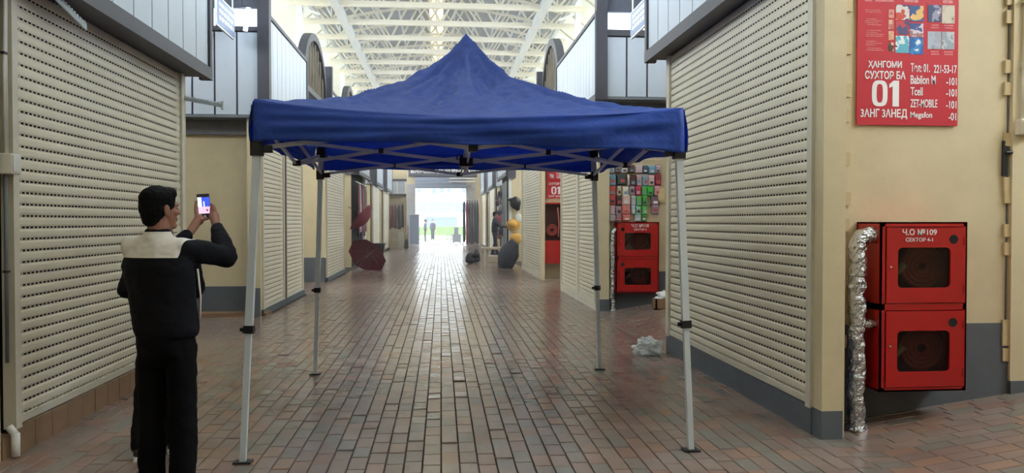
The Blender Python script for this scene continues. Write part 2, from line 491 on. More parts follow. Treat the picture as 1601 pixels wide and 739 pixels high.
wallcount = {'left': 0, 'right': 0}
def block(side, X, y0, y1, zt, rec=0.1, deep=9.0, inner=0.09):
    """body of one shop block; its aisle face lies behind the shutters"""
    s = side; nm = 'wall_' + ('right' if s > 0 else 'left')
    w = struct(nm, MB().box(X + s * inner, s * deep, y0 + rec, y1 - 0.1, -0.01, zt), M['cream'])
    MB().box(X + s * (inner - 0.012), X + s * inner, y0 + 0.1, y1 - 0.1, 0.0, zt - 0.3).build('shade_backing', M['dark'], w)  # black sheet, paints the shade of the shop behind slots and open stalls
    return w

# --- left 1 (behind the man): x=-2.80, y 5.4..8.95
wl1 = block(-1, -2.80, 5.30, 9.0, 4.7, rec=0.02)
MB().box(-2.80, -2.95, 8.86, 9.0, 0.0, 3.2).build('pilaster', M['cream'], wl1)
shutter(-1, -2.80, 5.41, 8.86, 0.19, 3.28, 'large cream perforated roller shutter behind the man holding up a phone')
MB().box(-2.80, -2.95, 5.3, 8.9, -0.005, 0.14).build('plinth_core', M['plinth'], wl1)
pm = MB().box(0, 0.03, 0.003, 0.232, 0.0, 0.185).mesh('plinth_tile')
for i in range(15): piece('plinth_tile', pm, M['plinth'], (-2.80 + random.gauss(0, 0.001), 5.42 + i * 0.235, -0.004), wl1)
fascia(-1, -2.55, 2.6, 9.03, 3.09, 5.2, 0.42)
MB().box(-2.58, -3.0, 2.6, 9.0, 3.12, 3.18).build('fascia_soffit', M['trim'], wl1)
# near-left wall that runs past the camera
wl0 = struct('wall_left', MB().box(-2.80, -9, -8, 5.28, -0.01, 4.7), M['cream'])
# --- left 2
wl2 = block(-1, -2.90, 13.0, 16.95, 4.7, rec=0.4)
MB().box(-2.90, -3.1, 13.0, 13.1, 0.0, 3.25).build('pilaster', M['cream'], wl2)
MB().box(-2.90, -3.05, 16.85, 16.95, 0.0, 3.25).build('pilaster', M['cream'], wl2)
MB().box(-3.0, -6.0, 13.38, 13.42, 0.05, 0.46).build('dado', M['dado'], wl2)
MB().box(-2.9, -3.1, 12.985, 13.0, 0.0, 0.46).build('dado', M['dado'], wl2)
MB().box(-2.82, -6.0, 13.05, 13.42, -0.005, 0.05).build('step_ledge', M['plinth'], wl2)
MB().box(-3.05, -6.0, 13.3, 13.41, 2.95, 3.22).build('upper_band', M['soffit'], wl2)
shutter(-1, -2.90, 13.1, 14.88, 0.1, 3.25, 'narrow cream shutter at the left aisle corner, before a red-brown post')
shutter(-1, -2.90, 15.0, 16.85, 0.1, 3.25, 'narrow cream shutter beyond the red-brown post, before the first left beige recess')
MB().box(-2.86, -2.98, 14.88, 15.0, 0.0, 3.25).build('dividing_post', M['guide_dark'], wl2)
MB().box(-2.86, -2.98, 13.05, 16.9, 0.0, 0.1).build('kerb', M['dado'], wl2)
fascia(-1, -2.75, 12.92, 16.6, 3.22, 4.85, 0.37)
side_cladding(-1, -2.80, 12.92, -6.2, 3.18, 4.55, 4.62, 4.92, 5.6)
# --- left 3
wl3 = block(-1, -2.92, 20.25, 24.2, 4.7, rec=0.1)
MB().box(-2.92, -3.1, 20.25, 20.4, 0.0, 3.2).build('pilaster', M['cream'], wl3)
MB().box(-2.92, -6, 20.22, 20.36, 0.0, 0.62).build('dado', M['dado'], wl3)
shutter(-1, -2.92, 20.42, 24.15, 0.1, 3.2, 'cream shutter beside the open maroon umbrella lying on the aisle floor', 'far', 0.09)
MB().box(-2.86, -2.98, 20.3, 24.2, 0.0, 0.1).build('kerb', M['dado'], wl3)
fascia(-1, -2.75, 20.2, 24.2, 3.2, 4.85, 0.45)
side_cladding(-1, -2.8, 20.2, -5.5, 3.2, 4.55, 4.62, 4.92, 5.4)
# --- left 4 (open stall), 5, 6
wl4 = block(-1, -2.92, 26.8, 30.9, 4.7, rec=0.0)
MB().box(-2.9, -3.02, 30.6, 30.9, 0.0, 3.2).build('pilaster', M['guide_white'], wl4)
fascia(-1, -2.75, 26.75, 30.9, 3.1, 4.85, 0.45)
side_cladding(-1, -2.8, 26.75, -5.0, 3.1, 4.55, 4.62, 4.92, 5.4)
wl5 = block(-1, -2.92, 34.0, 37.9, 4.7, rec=0.0)
shutter(-1, -2.92, 34.1, 37.8, 0.1, 3.1, 'cream shutter beyond the open clothing stall on the left side', 'far', 0.12)
fascia(-1, -2.75, 34.0, 37.9, 3.1, 4.85, 0.45)
side_cladding(-1, -2.8, 33.95, -4.5, 3.1, 4.55, 4.62, 4.92, 5.4)
wl6 = block(-1, -2.92, 40.4, 44.9, 4.7, rec=0.0)
shutter(-1, -2.92, 40.5, 44.6, 0.1, 3.1, 'farthest cream shutter of the left side, next to the hanging clothes', 'far', 0.12)
fascia(-1, -2.75, 40.4, 44.9, 3.1, 4.85, 0.45)
side_cladding(-1, -2.8, 40.35, -4.5, 3.1, 4.55, 4.62, 4.92, 5.4)

# --- right 1: x=2.66, y 5.36..9.1
wr1 = block(1, 2.66, 5.64, 9.2, 4.9, rec=0.11)
MB().box(2.655, 2.80, 5.30, 5.43, 0.0, 3.6).build('pilaster', M['cream'], wr1)
MB().box(2.80, 2.84, 5.34, 5.75, 0.0, 3.6).build('pilaster_return', M['cream'], wr1)
MB().box(2.65, 2.806, 5.294, 5.44, 0.0, 0.20).build('dado', M['dado'], wr1)
MB().box(2.835, 2.846, 5.36, 5.75, 0.0, 0.72).build('dado', M['dado'], wr1)
MB().box(2.64, 2.74, 5.43, 9.1, 0.0, 0.20).build('kerb', M['dado'], wr1)
MB().box(2.66, 2.80, 9.06, 9.2, 0.2, 3.5).build('pilaster', M['cream'], wr1)
shutter(1, 2.66, 5.43, 9.06, 0.21, 3.62, 'tallest cream perforated roller shutter, beside the red emergency poster wall')
fascia(1, 2.45, 2.6, 9.28, 3.42, 5.4, 0.40)
MB().box(2.48, 2.85, 5.3, 9.25, 3.45, 3.51).build('fascia_soffit', M['trim'], wr1)
MB().box(2.84, 4.37, 5.735, 5.75, 0.0, 0.745).build('dado', M['dado'], wr1)
MB().box(4.37, 6.8, 5.71, 5.75, 0.28, 4.9).build('wall_panel', M['cream'], wr1)
MB().box(4.37, 6.8, 5.70, 5.75, 0.0, 0.30).build('dado', M['dado'], wr1)
# seams with tab plates either side of the poster panel
for sx in (3.045, 4.355):
    MB().box(sx - 0.004, sx + 0.004, 5.742, 5.75, 0.3, 4.8).build('panel_seam', M['dado'], wr1)
tabm = MB().box(-0.034, 0.034, -0.018, 0.004, -0.05, 0.05).mesh('tab_plate')
for sx, zs in ((3.05, (0.62, 0.95, 1.50, 1.70, 2.0, 2.33, 2.52, 2.84, 3.16, 3.24)), (4.355, (0.50, 0.62, 0.72, 1.32, 1.46, 1.72, 1.82, 2.16, 2.55, 2.72, 3.10, 3.24))):
    for z in zs: piece('tab_plate', tabm, M['plate'], (sx + random.gauss(0, 0.006), 5.742, z), wr1)
wr0 = struct('wall_right', MB().box(2.66, 9, -8, 2.0, -0.01, 4.9), M['cream'])
# --- right 2
wr2 = block(1, 2.66, 13.35, 17.5, 4.9, rec=0.12)
MB().box(2.655, 2.86, 13.3, 13.42, 0.0, 3.55).build('pilaster', M['cream'], wr2)
MB().box(2.65, 2.87, 13.29, 13.42, 0.0, 0.2).build('dado', M['dado'], wr2)
MB().box(2.86, 5.0, 13.45, 13.48, 0.0, 0.66).build('dado', M['dado'], wr2)
shutter(1, 2.66, 13.42, 15.2, 0.12, 3.5, 'cream shutter next to the small wall cabinet under the hanging packets')
shutter(1, 2.66, 15.28, 17.35, 0.12, 3.5, 'cream shutter between a thin white post and the open red cabinet')
MB().box(2.63, 2.76, 15.2, 15.28, 0.0, 3.5).build('dividing_post', M['guide_white'], wr2)
MB().box(2.64, 2.74, 13.4, 17.4, 0.0, 0.12).build('kerb', M['guide'], wr2)
fascia(1, 2.55, 12.86, 17.4, 3.5, 4.98, 0.3)
MB().box(2.87, 6.0, 13.3, 13.46, 3.2, 3.56).build('upper_band', M['soffit'], wr2)
side_cladding(1, 2.62, 12.85, 6.0, 3.54, 4.58, 4.68, 4.98, 5.7)
# --- right 3
wr3 = block(1, 2.62, 20.6, 25.4, 4.9, rec=0.4)
MB().box(2.60, 2.7, 20.5, 20.62, 0.0, 3.5).build('pilaster', M['cream'], wr3)
shutter(1, 2.60, 20.62, 25.3, 0.1, 3.4, 'cream shutter between the open red cabinet and the black umbrella', 'far', 0.09)
MB().box(2.58, 2.7, 20.6, 25.4, 0.0, 0.1).build('kerb', M['guide'], wr3)
fascia(1, 2.5, 20.5, 25.3, 3.45, 4.98, 0.45)
side_cladding(1, 2.55, 20.4, 5.0, 3.45, 4.58, 4.68, 4.98, 5.4)
wr4 = block(1, 2.62, 30.4, 35.2, 4.9, rec=0.0)
MB().box(2.6, 2.7, 30.35, 30.6, 0.0, 3.3).build('pilaster', M['guide_white'], wr4)
fascia(1, 2.5, 30.3, 35.2, 3.3, 4.98, 0.45)
wr5 = block(1, 2.62, 38.4, 42.6, 4.9, rec=0.0)
shutter(1, 2.60, 38.5, 42.5, 0.1, 3.2, 'cream shutter beyond the person in dark clothes at the hat stall', 'far', 0.12)
fascia(1, 2.5, 38.4, 42.6, 3.2, 4.98, 0.45)
side_cladding(1, 2.55, 38.35, 4.0, 3.2, 4.58, 4.68, 4.98, 5.4)
wr6 = block(1, 2.62, 46.0, 50.4, 4.9, rec=0.0)
shutter(1, 2.60, 46.1, 50.3, 0.1, 3.2, 'farthest cream shutter of the right side, nearest the bright exit', 'far', 0.12)
fascia(1, 2.5, 46.0, 50.4, 3.2, 4.98, 0.45)
side_cladding(1, 2.55, 45.95, 4.0, 3.2, 4.58, 4.68, 4.98, 5.4)

# ------------------------------------------------------------------ arched fanlights over the passages
def arch(side, X, y0, y1, zs, zt):
    s = side; a = struct(tname(), MB(), M['arch'])
    cy, ry, rz = (y0 + y1) / 2, (y1 - y0) / 2, zt - zs
    mb = MB(); n = 22; vs = []; fs = []
    for i in range(n + 1):
        t = PI * i / n
        for rr, xx in ((1.0, X), (1.0, X + s * 0.18), (0.88, X + s * 0.18), (0.88, X)):
            vs.append((xx, cy - ry * rr * math.cos(t), zs + rz * rr * math.sin(t)))
    for i in range(n):
        for k in range(4):
            k2 = (k + 1) % 4; fs.append((i*4+k, (i+1)*4+k, (i+1)*4+k2, i*4+k2))
    mb.add(vs, fs).build('arch_band', M['arch'], a)
    fill = MB(); vs = [(X + s * 0.14, cy, zs)]; 
    for i in range(n + 1):
        t = PI * i / n; vs.append((X + s * 0.14, cy - ry * 0.93 * math.cos(t), zs + rz * 0.93 * math.sin(t)))
    fill.add(vs, [(0, i + 1, i + 2) for i in range(n)]).build('arch_infill', M['archfill'], a)
    for i in range(1, 9):
        y = y0 + (y1 - y0) * i / 9; h = math.sqrt(max(0, 1 - ((y - cy) / ry) ** 2)) * rz * 0.92
        MB().bar((X + s * 0.06, y, zs), (X + s * 0.06, y, zs + h), 0.03).build('upright', M['archbar'], a)
        if 1 < i < 8:
            MB().bar((X + s * 0.1, y, zs + 0.1), (X + s * 0.1, y + (y1 - y0) / 9, zs + h * 0.9), 0.03).build('diagonal', M['archbar'], a)
    MB().box(X - s * 0.02, X + s * 0.3, y0, y1, zs - 0.12, zs).build('arch_sill', M['arch'], a)
    MB().box(X - s * 0.05, X + s * 0.25, y1 - 0.12, y1 + 0.2, 3.2, zs + 0.45).build('arch_post', M['trim'], a)
    return a
for s, X, a, b, zs in ((-1, -2.85, 16.9, 20.25, 4.45), (-1, -2.85, 24.2, 26.75, 4.45), (-1, -2.85, 30.9, 34.0, 4.45), (1, 2.6, 17.5, 20.5, 4.55), (1, 2.6, 25.4, 30.3, 4.55)):
    arch(s, X, a, b, zs, zs + 1.35)

# ------------------------------------------------------------------ roof
def roof_z(x):
    x = abs(x)
    return 10.75 - 0.032 * x * x if x <= 5 else 9.95 - (x - 5) * 0.42
xs = [-9.2, -7.5, -6, -5, -4, -3, -2, -1, -0.55]
rp = [(x, roof_z(x)) for x in xs]
ceil = struct('ceiling', MB().box(-9.2, 9.2, -8, -7.9, 0, 0.01), M['dark'])
def strip(pts, y0, y1, m, name):
    vs = []; fs = []
    for x, z in pts: vs += [(x, y0, z), (x, y1, z), (x, y0, z + 0.06), (x, y1, z + 0.06)]
    for i in range(len(pts) - 1):
        a = i * 4; b = a + 4
        fs += [(a, a + 1, b + 1, b), (a + 2, b + 2, b + 3, a + 3), (a, b, b + 2, a + 2), (a + 1, a + 3, b + 3, b + 1)]
    fs += [(0, 2, 3, 1), (len(pts)*4-4, len(pts)*4-3, len(pts)*4-1, len(pts)*4-2)]
    return MB().add(vs, fs).build(name, m, ceil)
inner = [(x, roof_z(x)) for x in (-5, -4, -3, -2, -1, -0.5)]
innerR = [(x, roof_z(x)) for x in (0.1, 1, 2, 3, 4, 5)]
sideL = [(x, roof_z(x)) for x in (-9.2, -7, -5)]; sideR = [(-x, z) for x, z in reversed(sideL)]
y = -8.0
while y < 52:
    y2 = min(y + 2.4, 52.5)
    if 3.0 < y < 14:                                     # translucent rooflight sheets put in out of view to brighten the first bays
        a_, b_ = [(x, roof_z(x)) for x in (-5, -4, -3, -2.4)], [(x, roof_z(x)) for x in (-1.2, -0.5)]
        for pts in (a_, b_, [(0.1, roof_z(0.1)), (1.2, roof_z(1.2))], [(-x, z) for x, z in reversed(a_)]): strip(pts, y, y2 - 0.025, M['roof'], 'roof_sheet')
        for x in (-2.4, 1.2): strip([(x, roof_z(x)), (x + 1.2, roof_z(x + 1.2))], y, y2 - 0.025, M['added_rooflight'], 'added_rooflight_sheet')
    else:
        for pts in (inner, innerR): strip(pts, y, y2 - 0.025, M['roof'], 'roof_sheet')
    for pts, m in ((sideL, 'roof_side'), (sideR, 'roof_side')):
        strip(pts, y, y2 - 0.025, M[m], 'roof_sheet')
    MB().box(-0.5, -0.22, y + 0.03, y2 - 0.06, 10.77, 10.80).build('skylight_pane', M['skylight'], ceil)
    MB().box(-0.18, 0.10, y + 0.03, y2 - 0.06, 10.77, 10.80).build('skylight_pane', M['skylight'], ceil)
    y = y2 if y2 < 52.4 else 53
MB().bar((-0.2, -8, 10.74), (-0.2, 52.5, 10.74), 0.06, 0.1).build('skylight_rib', M['truss'], ceil)
for x in (-4.5, -3.6, -2.7, -1.8, -0.9, 0.6, 1.5, 2.4, 3.3, 4.2):
    MB().bar((x, 8, roof_z(x) - 0.06), (x, 52.4, roof_z(x) - 0.06), 0.07, 0.12).build('purlin', M['beam'], ceil)
for x in (-3.46, 3.46): MB().box(x - 0.13, x + 0.13, 8, 52.3, 8.62, 8.86).build('longitudinal_beam', M['beam'], ceil)
for x in (-4.5, 4.5): MB().box(x - 0.07, x + 0.07, 8, 52.3, 8.95, 9.1).build('eaves_beam', M['beam'], ceil)
ZC = 8.72
def truss(y):
    t = MB().box(-4.95, 4.95, y - 0.07, y + 0.07, ZC - 0.09, ZC + 0.09).build('roof_truss', M['truss'], ceil)
    xs_ = [-4.9 + 9.8 * i / 10 for i in range(11)]
    web = MB()
    for i, x in enumerate(xs_):
        if i < 10:
            web.bar((x, y, roof_z(x) - 0.16), (xs_[i+1], y, roof_z(xs_[i+1]) - 0.16), 0.10)
            m = (x + xs_[i + 1]) / 2
            if i % 2 == 0:
                web.bar((x, y, roof_z(x) - 0.16), (xs_[i+1], y, ZC), 0.07)
            else:
                web.bar((x, y, ZC), (xs_[i+1], y, roof_z(xs_[i+1]) - 0.16), 0.07)
            if i in (1, 9): web.bar((x, y, ZC), (x, y, roof_z(x) - 0.16), 0.05)
    o = web.build('truss_web', M['truss'], t)
    for i in (0, 4, 8):                      # lattice bracing running on to the next truss
        x = xs_[i]
        MB().bar((x, y, ZC), (x + 1.2, y + 1.2, roof_z(x + 1.2) - 0.1), 0.05).build('brace', M['truss'], t)
        MB().bar((x + 2.4, y, ZC), (x + 1.2, y + 1.2, roof_z(x + 1.2) - 0.1), 0.05).build('brace', M['truss'], t)
y = 19.4
while y < 52: truss(y); y += 2.4
for x in (-4.9, 4.9):
    for y in (16.3, 22.2, 28.2, 34.2, 40.2, 46.2):
        c = MB().box(x - 0.1, x + 0.1, y - 0.1, y + 0.1, 4.7, roof_z(4.9)).build('steel_column', M['column'], ceil)
        MB().bar((x, y, 9.0), (x * 0.86, y, 8.75), 0.07).build('column_bracket', M['column'], ceil)
# outer walls of the hall: closed low, open daylight band above from y = 12
for s, nm in ((-1, 'wall_left'), (1, 'wall_right')):
    w = struct(nm, MB().box(s * 9.0, s * 9.2, -8, 52.5, -0.2, 5.3), M['upper'])
    for y in range(-8, 53, 4): MB().box(s * 9.02, s * 9.15, y - 0.05, y + 0.05, 5.3, 8.6).build('clerestory_mullion', M['column'], w)
struct('wall_back', MB().box(-9.2, 9.2, -8.2, -8.0, -0.2, 11), M['upper'])

# ------------------------------------------------------------------ far end wall with the exit
we = struct('wall_front', MB().box(-9.2, -1.68, 52.0, 52.4, -0.2, 11).box(1.62, 9.2, 52.0, 52.4, -0.2, 11).box(-1.68, 1.62, 52.0, 52.4, 3.7, 11), M['cream'])
MB().box(-2.1, 2.35, 51.5, 52.0, 4.45, 5.1).build('sign_board', M['trim'], we)
MB().box(-1.68, 1.62, 51.6, 52.0, 3.7, 4.4).build('lintel_cladding', M['sign_grey'], we)
for z in (3.8, 4.02, 4.24): MB().box(-1.68, 1.62, 51.56, 51.6, z, z + 0.05).build('lintel_slat', M['tilegrey'], we)
MB().box(0.5, 2.2, 51.4, 51.5, 4.28, 4.36).build('lamp_tube', M['guide_white'], we)
MB().box(0.5, 2.2, 51.4, 51.5, 4.08, 4.16).build('lamp_tube', M['guide_white'], we)
stm = [MB().box(0, 0.55, -0.06, 0, 0.01, 0.43).mesh('stone_block') for _ in range(2)]
for x0 in (-2.25, 1.66):
    for i in range(9):
        k = 0 if i > 2 else 1
        piece('stone_block', stm[k], M[('tilegrey', 'brownbase')[k]], (x0, 52.0, i * 0.44), we)
text('БАРОМАД /// ВЫХОД', -1.95, 2.2, 4.60, 4.93, 51.49, M['ink_white'], we, 0.02)
# left return wall beside the exit, with its white balcony box
wret = struct('wall_front', MB().box(-6, -2.0, 46.2, 46.5, 0, 3.1), M['cream'])
MB().box(-3.4, -2.0, 45.7, 46.2, 3.0, 3.12).build('ledge', M['trim'], wret)
for i in range(2): MB().box(-2.95 + i * 0.46, -2.53 + i * 0.46, 45.75, 45.8, 3.14, 3.86).build('cladding_panel', M['panel'], wret)
MB().box(-3.0, -2.0, 45.7, 46.4, 3.86, 3.96).build('ledge', M['trim'], wret)
MB().box(-3.0, -1.98, 46.0, 46.4, 3.96, 4.9).build('upper_wall', M['cream'], wret)

# ------------------------------------------------------------------ outside
yard = struct('ground', MB().box(-60, 60, 52.4, 160, -0.3, -0.02).box(-60, -9.2, -60, 52.4, -0.3, -0.02).box(9.2, 60, -60, 52.4, -0.3, -0.02).box(-9.2, 9.2, -60, -8.2, -0.3, -0.02), M['outground'])
lawn = MB().box(-30, 30, 66, 84, -0.02, 0.03).box(-30, 30, 88, 92, -0.02, 0.95).build('lawn', M['lawn'], yard)
fac = thing('market_building', (0, 96, 0), 'pale two-storey building seen through the bright exit', 'building')
MB().box(-40, 40, 96, 104, -0.02, 14).build('facade', M['outwall'], fac)
for i in range(-6, 7):
    MB().box(i * 3.2 - 1.45, i * 3.2 + 1.45, 95.9, 96, 2.75, 3.9).build('window', M['outglass'], fac)
    if i % 2 == 0: MB().box(i * 2.6 - 1.9, i * 2.6 + 1.9, 95.88, 96, 0.0, 2.1).build('shop_gate', M['outdark'], fac)
    MB().box(i * 3.2 - 1.6, i * 3.2 - 1.5, 95.8, 96, 2.9, 9).build('facade_rib', M['outwall'], fac)
for i in range(14): 
    MB().box(-9.2 + i * 0.9, -8.7 + i * 0.9, 95.85, 96, 4.9 + (i % 3) * 0.1, 5.5).build('sign_letter', M['outdark'], fac) if i % 4 else None

# ================================================================== OBJECTS
# ------------------------------------------------------------------ canopy tent
FEET = [(-1.256, 5.117), (1.658, 5.124), (1.627, 8.041), (-1.259, 8.024)]
TOPS = [(-1.150, 5.14), (1.562, 5.14), (1.552, 7.99), (-1.185, 7.98)]
CORN = [(-1.165, 5.08, 2.285), (1.582, 5.08, 2.265), (1.60, 8.06, 2.285), (-1.23, 8.05, 2.285)]
PEAK = V((0.205, 6.57, 3.10))
tent = thing('canopy_tent', (0.2, 6.57, 0), 'blue pop-up canopy tent on four white legs, standing in the middle of the aisle', 'tent')
def bil(u, v):
    a, b, c, d = (V(p) for p in CORN)
    s_, t_ = (u + 1) / 2, (v + 1) / 2
    return a * (1 - s_) * (1 - t_) + b * s_ * (1 - t_) + c * s_ * t_ + d * (1 - s_) * t_
GC = [(0, 0), (.12, .035), (.25, .09), (.38, .167), (.5, .262), (.65, .395), (.75, .51), (.85, .665), (.93, .83), (1, 1)]
def roof_curve(t):
    for (a, ga), (b, gb) in zip(GC, GC[1:]):
        if t <= b: return ga + (gb - ga) * (t - a) / (b - a)
    return 1.0
N = 140
vs = []; fs = []
for j in range(N + 1):
    for i in range(N + 1):
        u, v = -1 + 2 * i / N, -1 + 2 * j / N
        r = max(abs(u), abs(v)); p = bil(u, v)
        w = (min(abs(u), abs(v)) / r) if r > 0 else 0             # 0 mid side, 1 hip
        t = 1 - r
        tip = 0.04
        g = roof_curve(t)
        if r < 0.07: g -= 0.018 * (1 - r / 0.07) ** 2
        sag = -0.075 * (1 - w * w) * r ** 3
        z = p.z + (PEAK.z - p.z) * g + sag
        # slack folds that run from the peak to the edges, and small creases
        ang = math.atan2(v, u)
        fold = noise.noise(V((math.cos(ang) * 6.5, math.sin(ang) * 6.5, r * 1.6))) * 0.036 * r * (1 - r) * 4 * (0.4 + t)
        fold -= abs(noise.noise(V((math.cos(ang) * 13, math.sin(ang) * 13, r * 2.5 + 5)))) * 0.050 * min(1, r * 5) * (1 - r) * 2
        fold += noise.noise(V((u * 7, v * 7, 3.1))) * 0.012 * (1 - r ** 6)
        fold -= abs(noise.noise(V((u * 11 + v * 5, v * 9 - u * 4, 8.1)))) * 0.030 * (1 - r ** 6)
        fold += 0.012 * w ** 14 * min(1, r * 3)
        q = V((p.x, p.y, z + fold))
        c = bil(0, 0)
        q.x += (PEAK.x - c.x) * t; q.y += (PEAK.y - c.y) * t
        vs.append(q)
for j in range(N):
    for i in range(N):
        a = j * (N + 1) + i
        fs.append((a, a + 1, a + N + 2, a + N + 1))
can = MB().add(vs, fs).build('canopy', M['blue'], tent, True)
m_ = can.modifiers.new('cloth', 'SOLIDIFY'); m_.thickness = 0.002
# valance hanging from the four edges
def edge_pt(k, f):
    u, v = [(-1 + 2 * f, -1), (1, -1 + 2 * f), (1 - 2 * f, 1), (-1, 1 - 2 * f)][k]
    p = bil(u, v); w = abs(-1 + 2 * f)
    return V((p.x, p.y, p.z - 0.075 * (1 - w * w)))
bot = [[2.026, 1.978], [1.978, 2.03], [2.03, 2.04], [2.04, 2.026]]
normal = [V((0, -1, 0)), V((1, 0, 0)), V((0, 1, 0)), V((-1, 0, 0))]
nz, nf = 16, 80
vs = []; fs = []
for k in range(4):
    base = len(vs)
    for i in range(nf + 1):
        f = i / nf; p = edge_pt(k, f); w = abs(2 * f - 1)
        zb = bot[k][0] * (1 - f) + bot[k][1] * f + 0.018 * (1 - w * w) + 0.006 * math.sin(f * 23 + k)
        for j in range(nz + 1):
            h = j / nz
            o_ = 0.030 * math.sin(h * 2.2) + noise.noise(V((p.x * 2.2 + k * 7, p.y * 2.2, h * 1.9))) * 0.040 * h * min(1, 12 * f * (1 - f))
            o_ += noise.noise(V((p.x * 1.3 + k * 3, p.y * 1.3, h * 5 + p.x * 1.4))) * 0.028 * min(1, 12 * f * (1 - f))
            q = p + normal[k] * (o_ + 0.004)
            vs.append((q.x, q.y, p.z + 0.004 + (zb - p.z) * h))
    for i in range(nf):
        for j in range(nz):
            a = base + i * (nz + 1) + j
            fs.append((a, a + nz + 1, a + nz + 2, a + 1))
val = MB().add(vs, fs).build('valance', M['blue'], can, True)
m_ = val.modifiers.new('cloth', 'SOLIDIFY'); m_.thickness = 0.002
ZT, ZL = 2.172, 2.004
brk = []
for k, ((fx, fy), (tx, ty)) in enumerate(zip(FEET, TOPS)):
    foot, top = V((fx, fy, 0.012)), V((tx, ty, 2.23))
    d = top - foot
    mid = foot + d * ((0.85 - 0.012) / (2.23 - 0.012))
    leg = MB().bar(mid - d.normalized() * 0.03, top, 0.046, 0.046, (1, 0, 0)).build('leg', M['tentwhite'], tent)
    MB().bar(foot, mid, 0.037, 0.037, (1, 0, 0)).build('lower_tube', M['tentwhite'], leg)
    dn = d.normalized()
    MB().bar(mid - dn * 0.028, mid + dn * 0.022, 0.062, 0.062, (1, 0, 0)).build('clamp', M['black'], leg)
    MB().box(mid.x - 0.055, mid.x - 0.025, mid.y - 0.012, mid.y + 0.012, mid.z - 0.016, mid.z + 0.008).build('clamp_button', M['black'], leg)
    MB().box(fx - 0.055, fx + 0.055, fy - 0.045, fy + 0.045, 0.002, 0.012).build('foot_plate', M['black'], leg)
    lo = foot + d * ((1.98 - 0.012) / (2.23 - 0.012))
    sgx, sgy = (1 if tx < 0.2 else -1), (1 if ty < 6.5 else -1)
    MB().box(lo.x - 0.036, lo.x + 0.036, lo.y - 0.036, lo.y + 0.036, 1.945, 2.035)\
        .box(lo.x + sgx * 0.02, lo.x + sgx * 0.095, lo.y - 0.022, lo.y + 0.022, 1.965, 2.01)\
        .box(lo.x - 0.022, lo.x + 0.022, lo.y + sgy * 0.02, lo.y + sgy * 0.095, 1.965, 2.01).build('slider_bracket', M['black'], tent)
    MB().box(tx - 0.04, tx + 0.04, ty - 0.04, ty + 0.04, 2.16, 2.262).build('corner_cap', M['black'], tent)
    brk.append((V((tx, ty, 0))))
def tbar(p, q, n='truss_bar', w=0.014, h=0.027): return MB().bar(p, q, w, h).build(n, M['tentgrey'], tent)
mids = []
for k in range(4):
    a, b = brk[k], brk[(k + 1) % 4]
    dirn = (b - a).normalized(); a = a + dirn * 0.06; b = b - dirn * 0.06
    m = (a + b) / 2; mids.append(m)
    up = V((0, 0, 1)); off = dirn.cross(up) * 0.010
    for (p, q) in ((a, m), (b, m)):
        tbar(p + up * ZT + off, q + up * ZL + off); tbar(p + up * (ZL) - off, q + up * ZT - off)
        c = (p + q) / 2 + up * (ZT + ZL) / 2
        MB().box(c.x - 0.017, c.x + 0.017, c.y - 0.017, c.y + 0.017, c.z - 0.02, c.z + 0.02).build('pivot_block', M['black'], tent)
    for z in (ZT, ZL): MB().box(m.x - 0.03, m.x + 0.03, m.y - 0.026, m.y + 0.026, z - 0.022, z + 0.022).build('truss_joint', M['black'], tent)
ctr = V((0.205, 6.57, 0))
for k, m in enumerate(mids):
    dirn = (ctr - m).normalized(); off = dirn.cross(V((0, 0, 1))) * 0.012
    e = ctr - dirn * 0.05; s0 = m + dirn * 0.03
    tbar(s0 + V((0, 0, ZT)) + off, e + V((0, 0, ZL + 0.02)) + off, 'cross_bar'); tbar(s0 + V((0, 0, ZL)) - off, e + V((0, 0, ZT + 0.05)) - off, 'cross_bar')
    c = (s0 + e) / 2 + V((0, 0, (ZT + ZL) / 2 + 0.02))
    MB().box(c.x - 0.02, c.x + 0.02, c.y - 0.02, c.y + 0.02, c.z - 0.022, c.z + 0.022).build('pivot_block', M['black'], tent)
MB().tube([(0.205, 6.57, 1.93), (0.205, 6.57, 2.98)], 0.019, 12).build('centre_pole', M['tentgrey'], tent)
MB().box(0.15, 0.26, 6.515, 6.625, ZL - 0.02, ZL + 0.05).build('centre_hub', M['black'], tent)
MB().box(0.155, 0.255, 6.52, 6.62, ZT + 0.02, ZT + 0.09).build('centre_hub', M['black'], tent)
MB().ell((0.205, 6.57, 2.985), (0.028, 0.028, 0.025)).build('peak_cap', M['black'], tent, True)

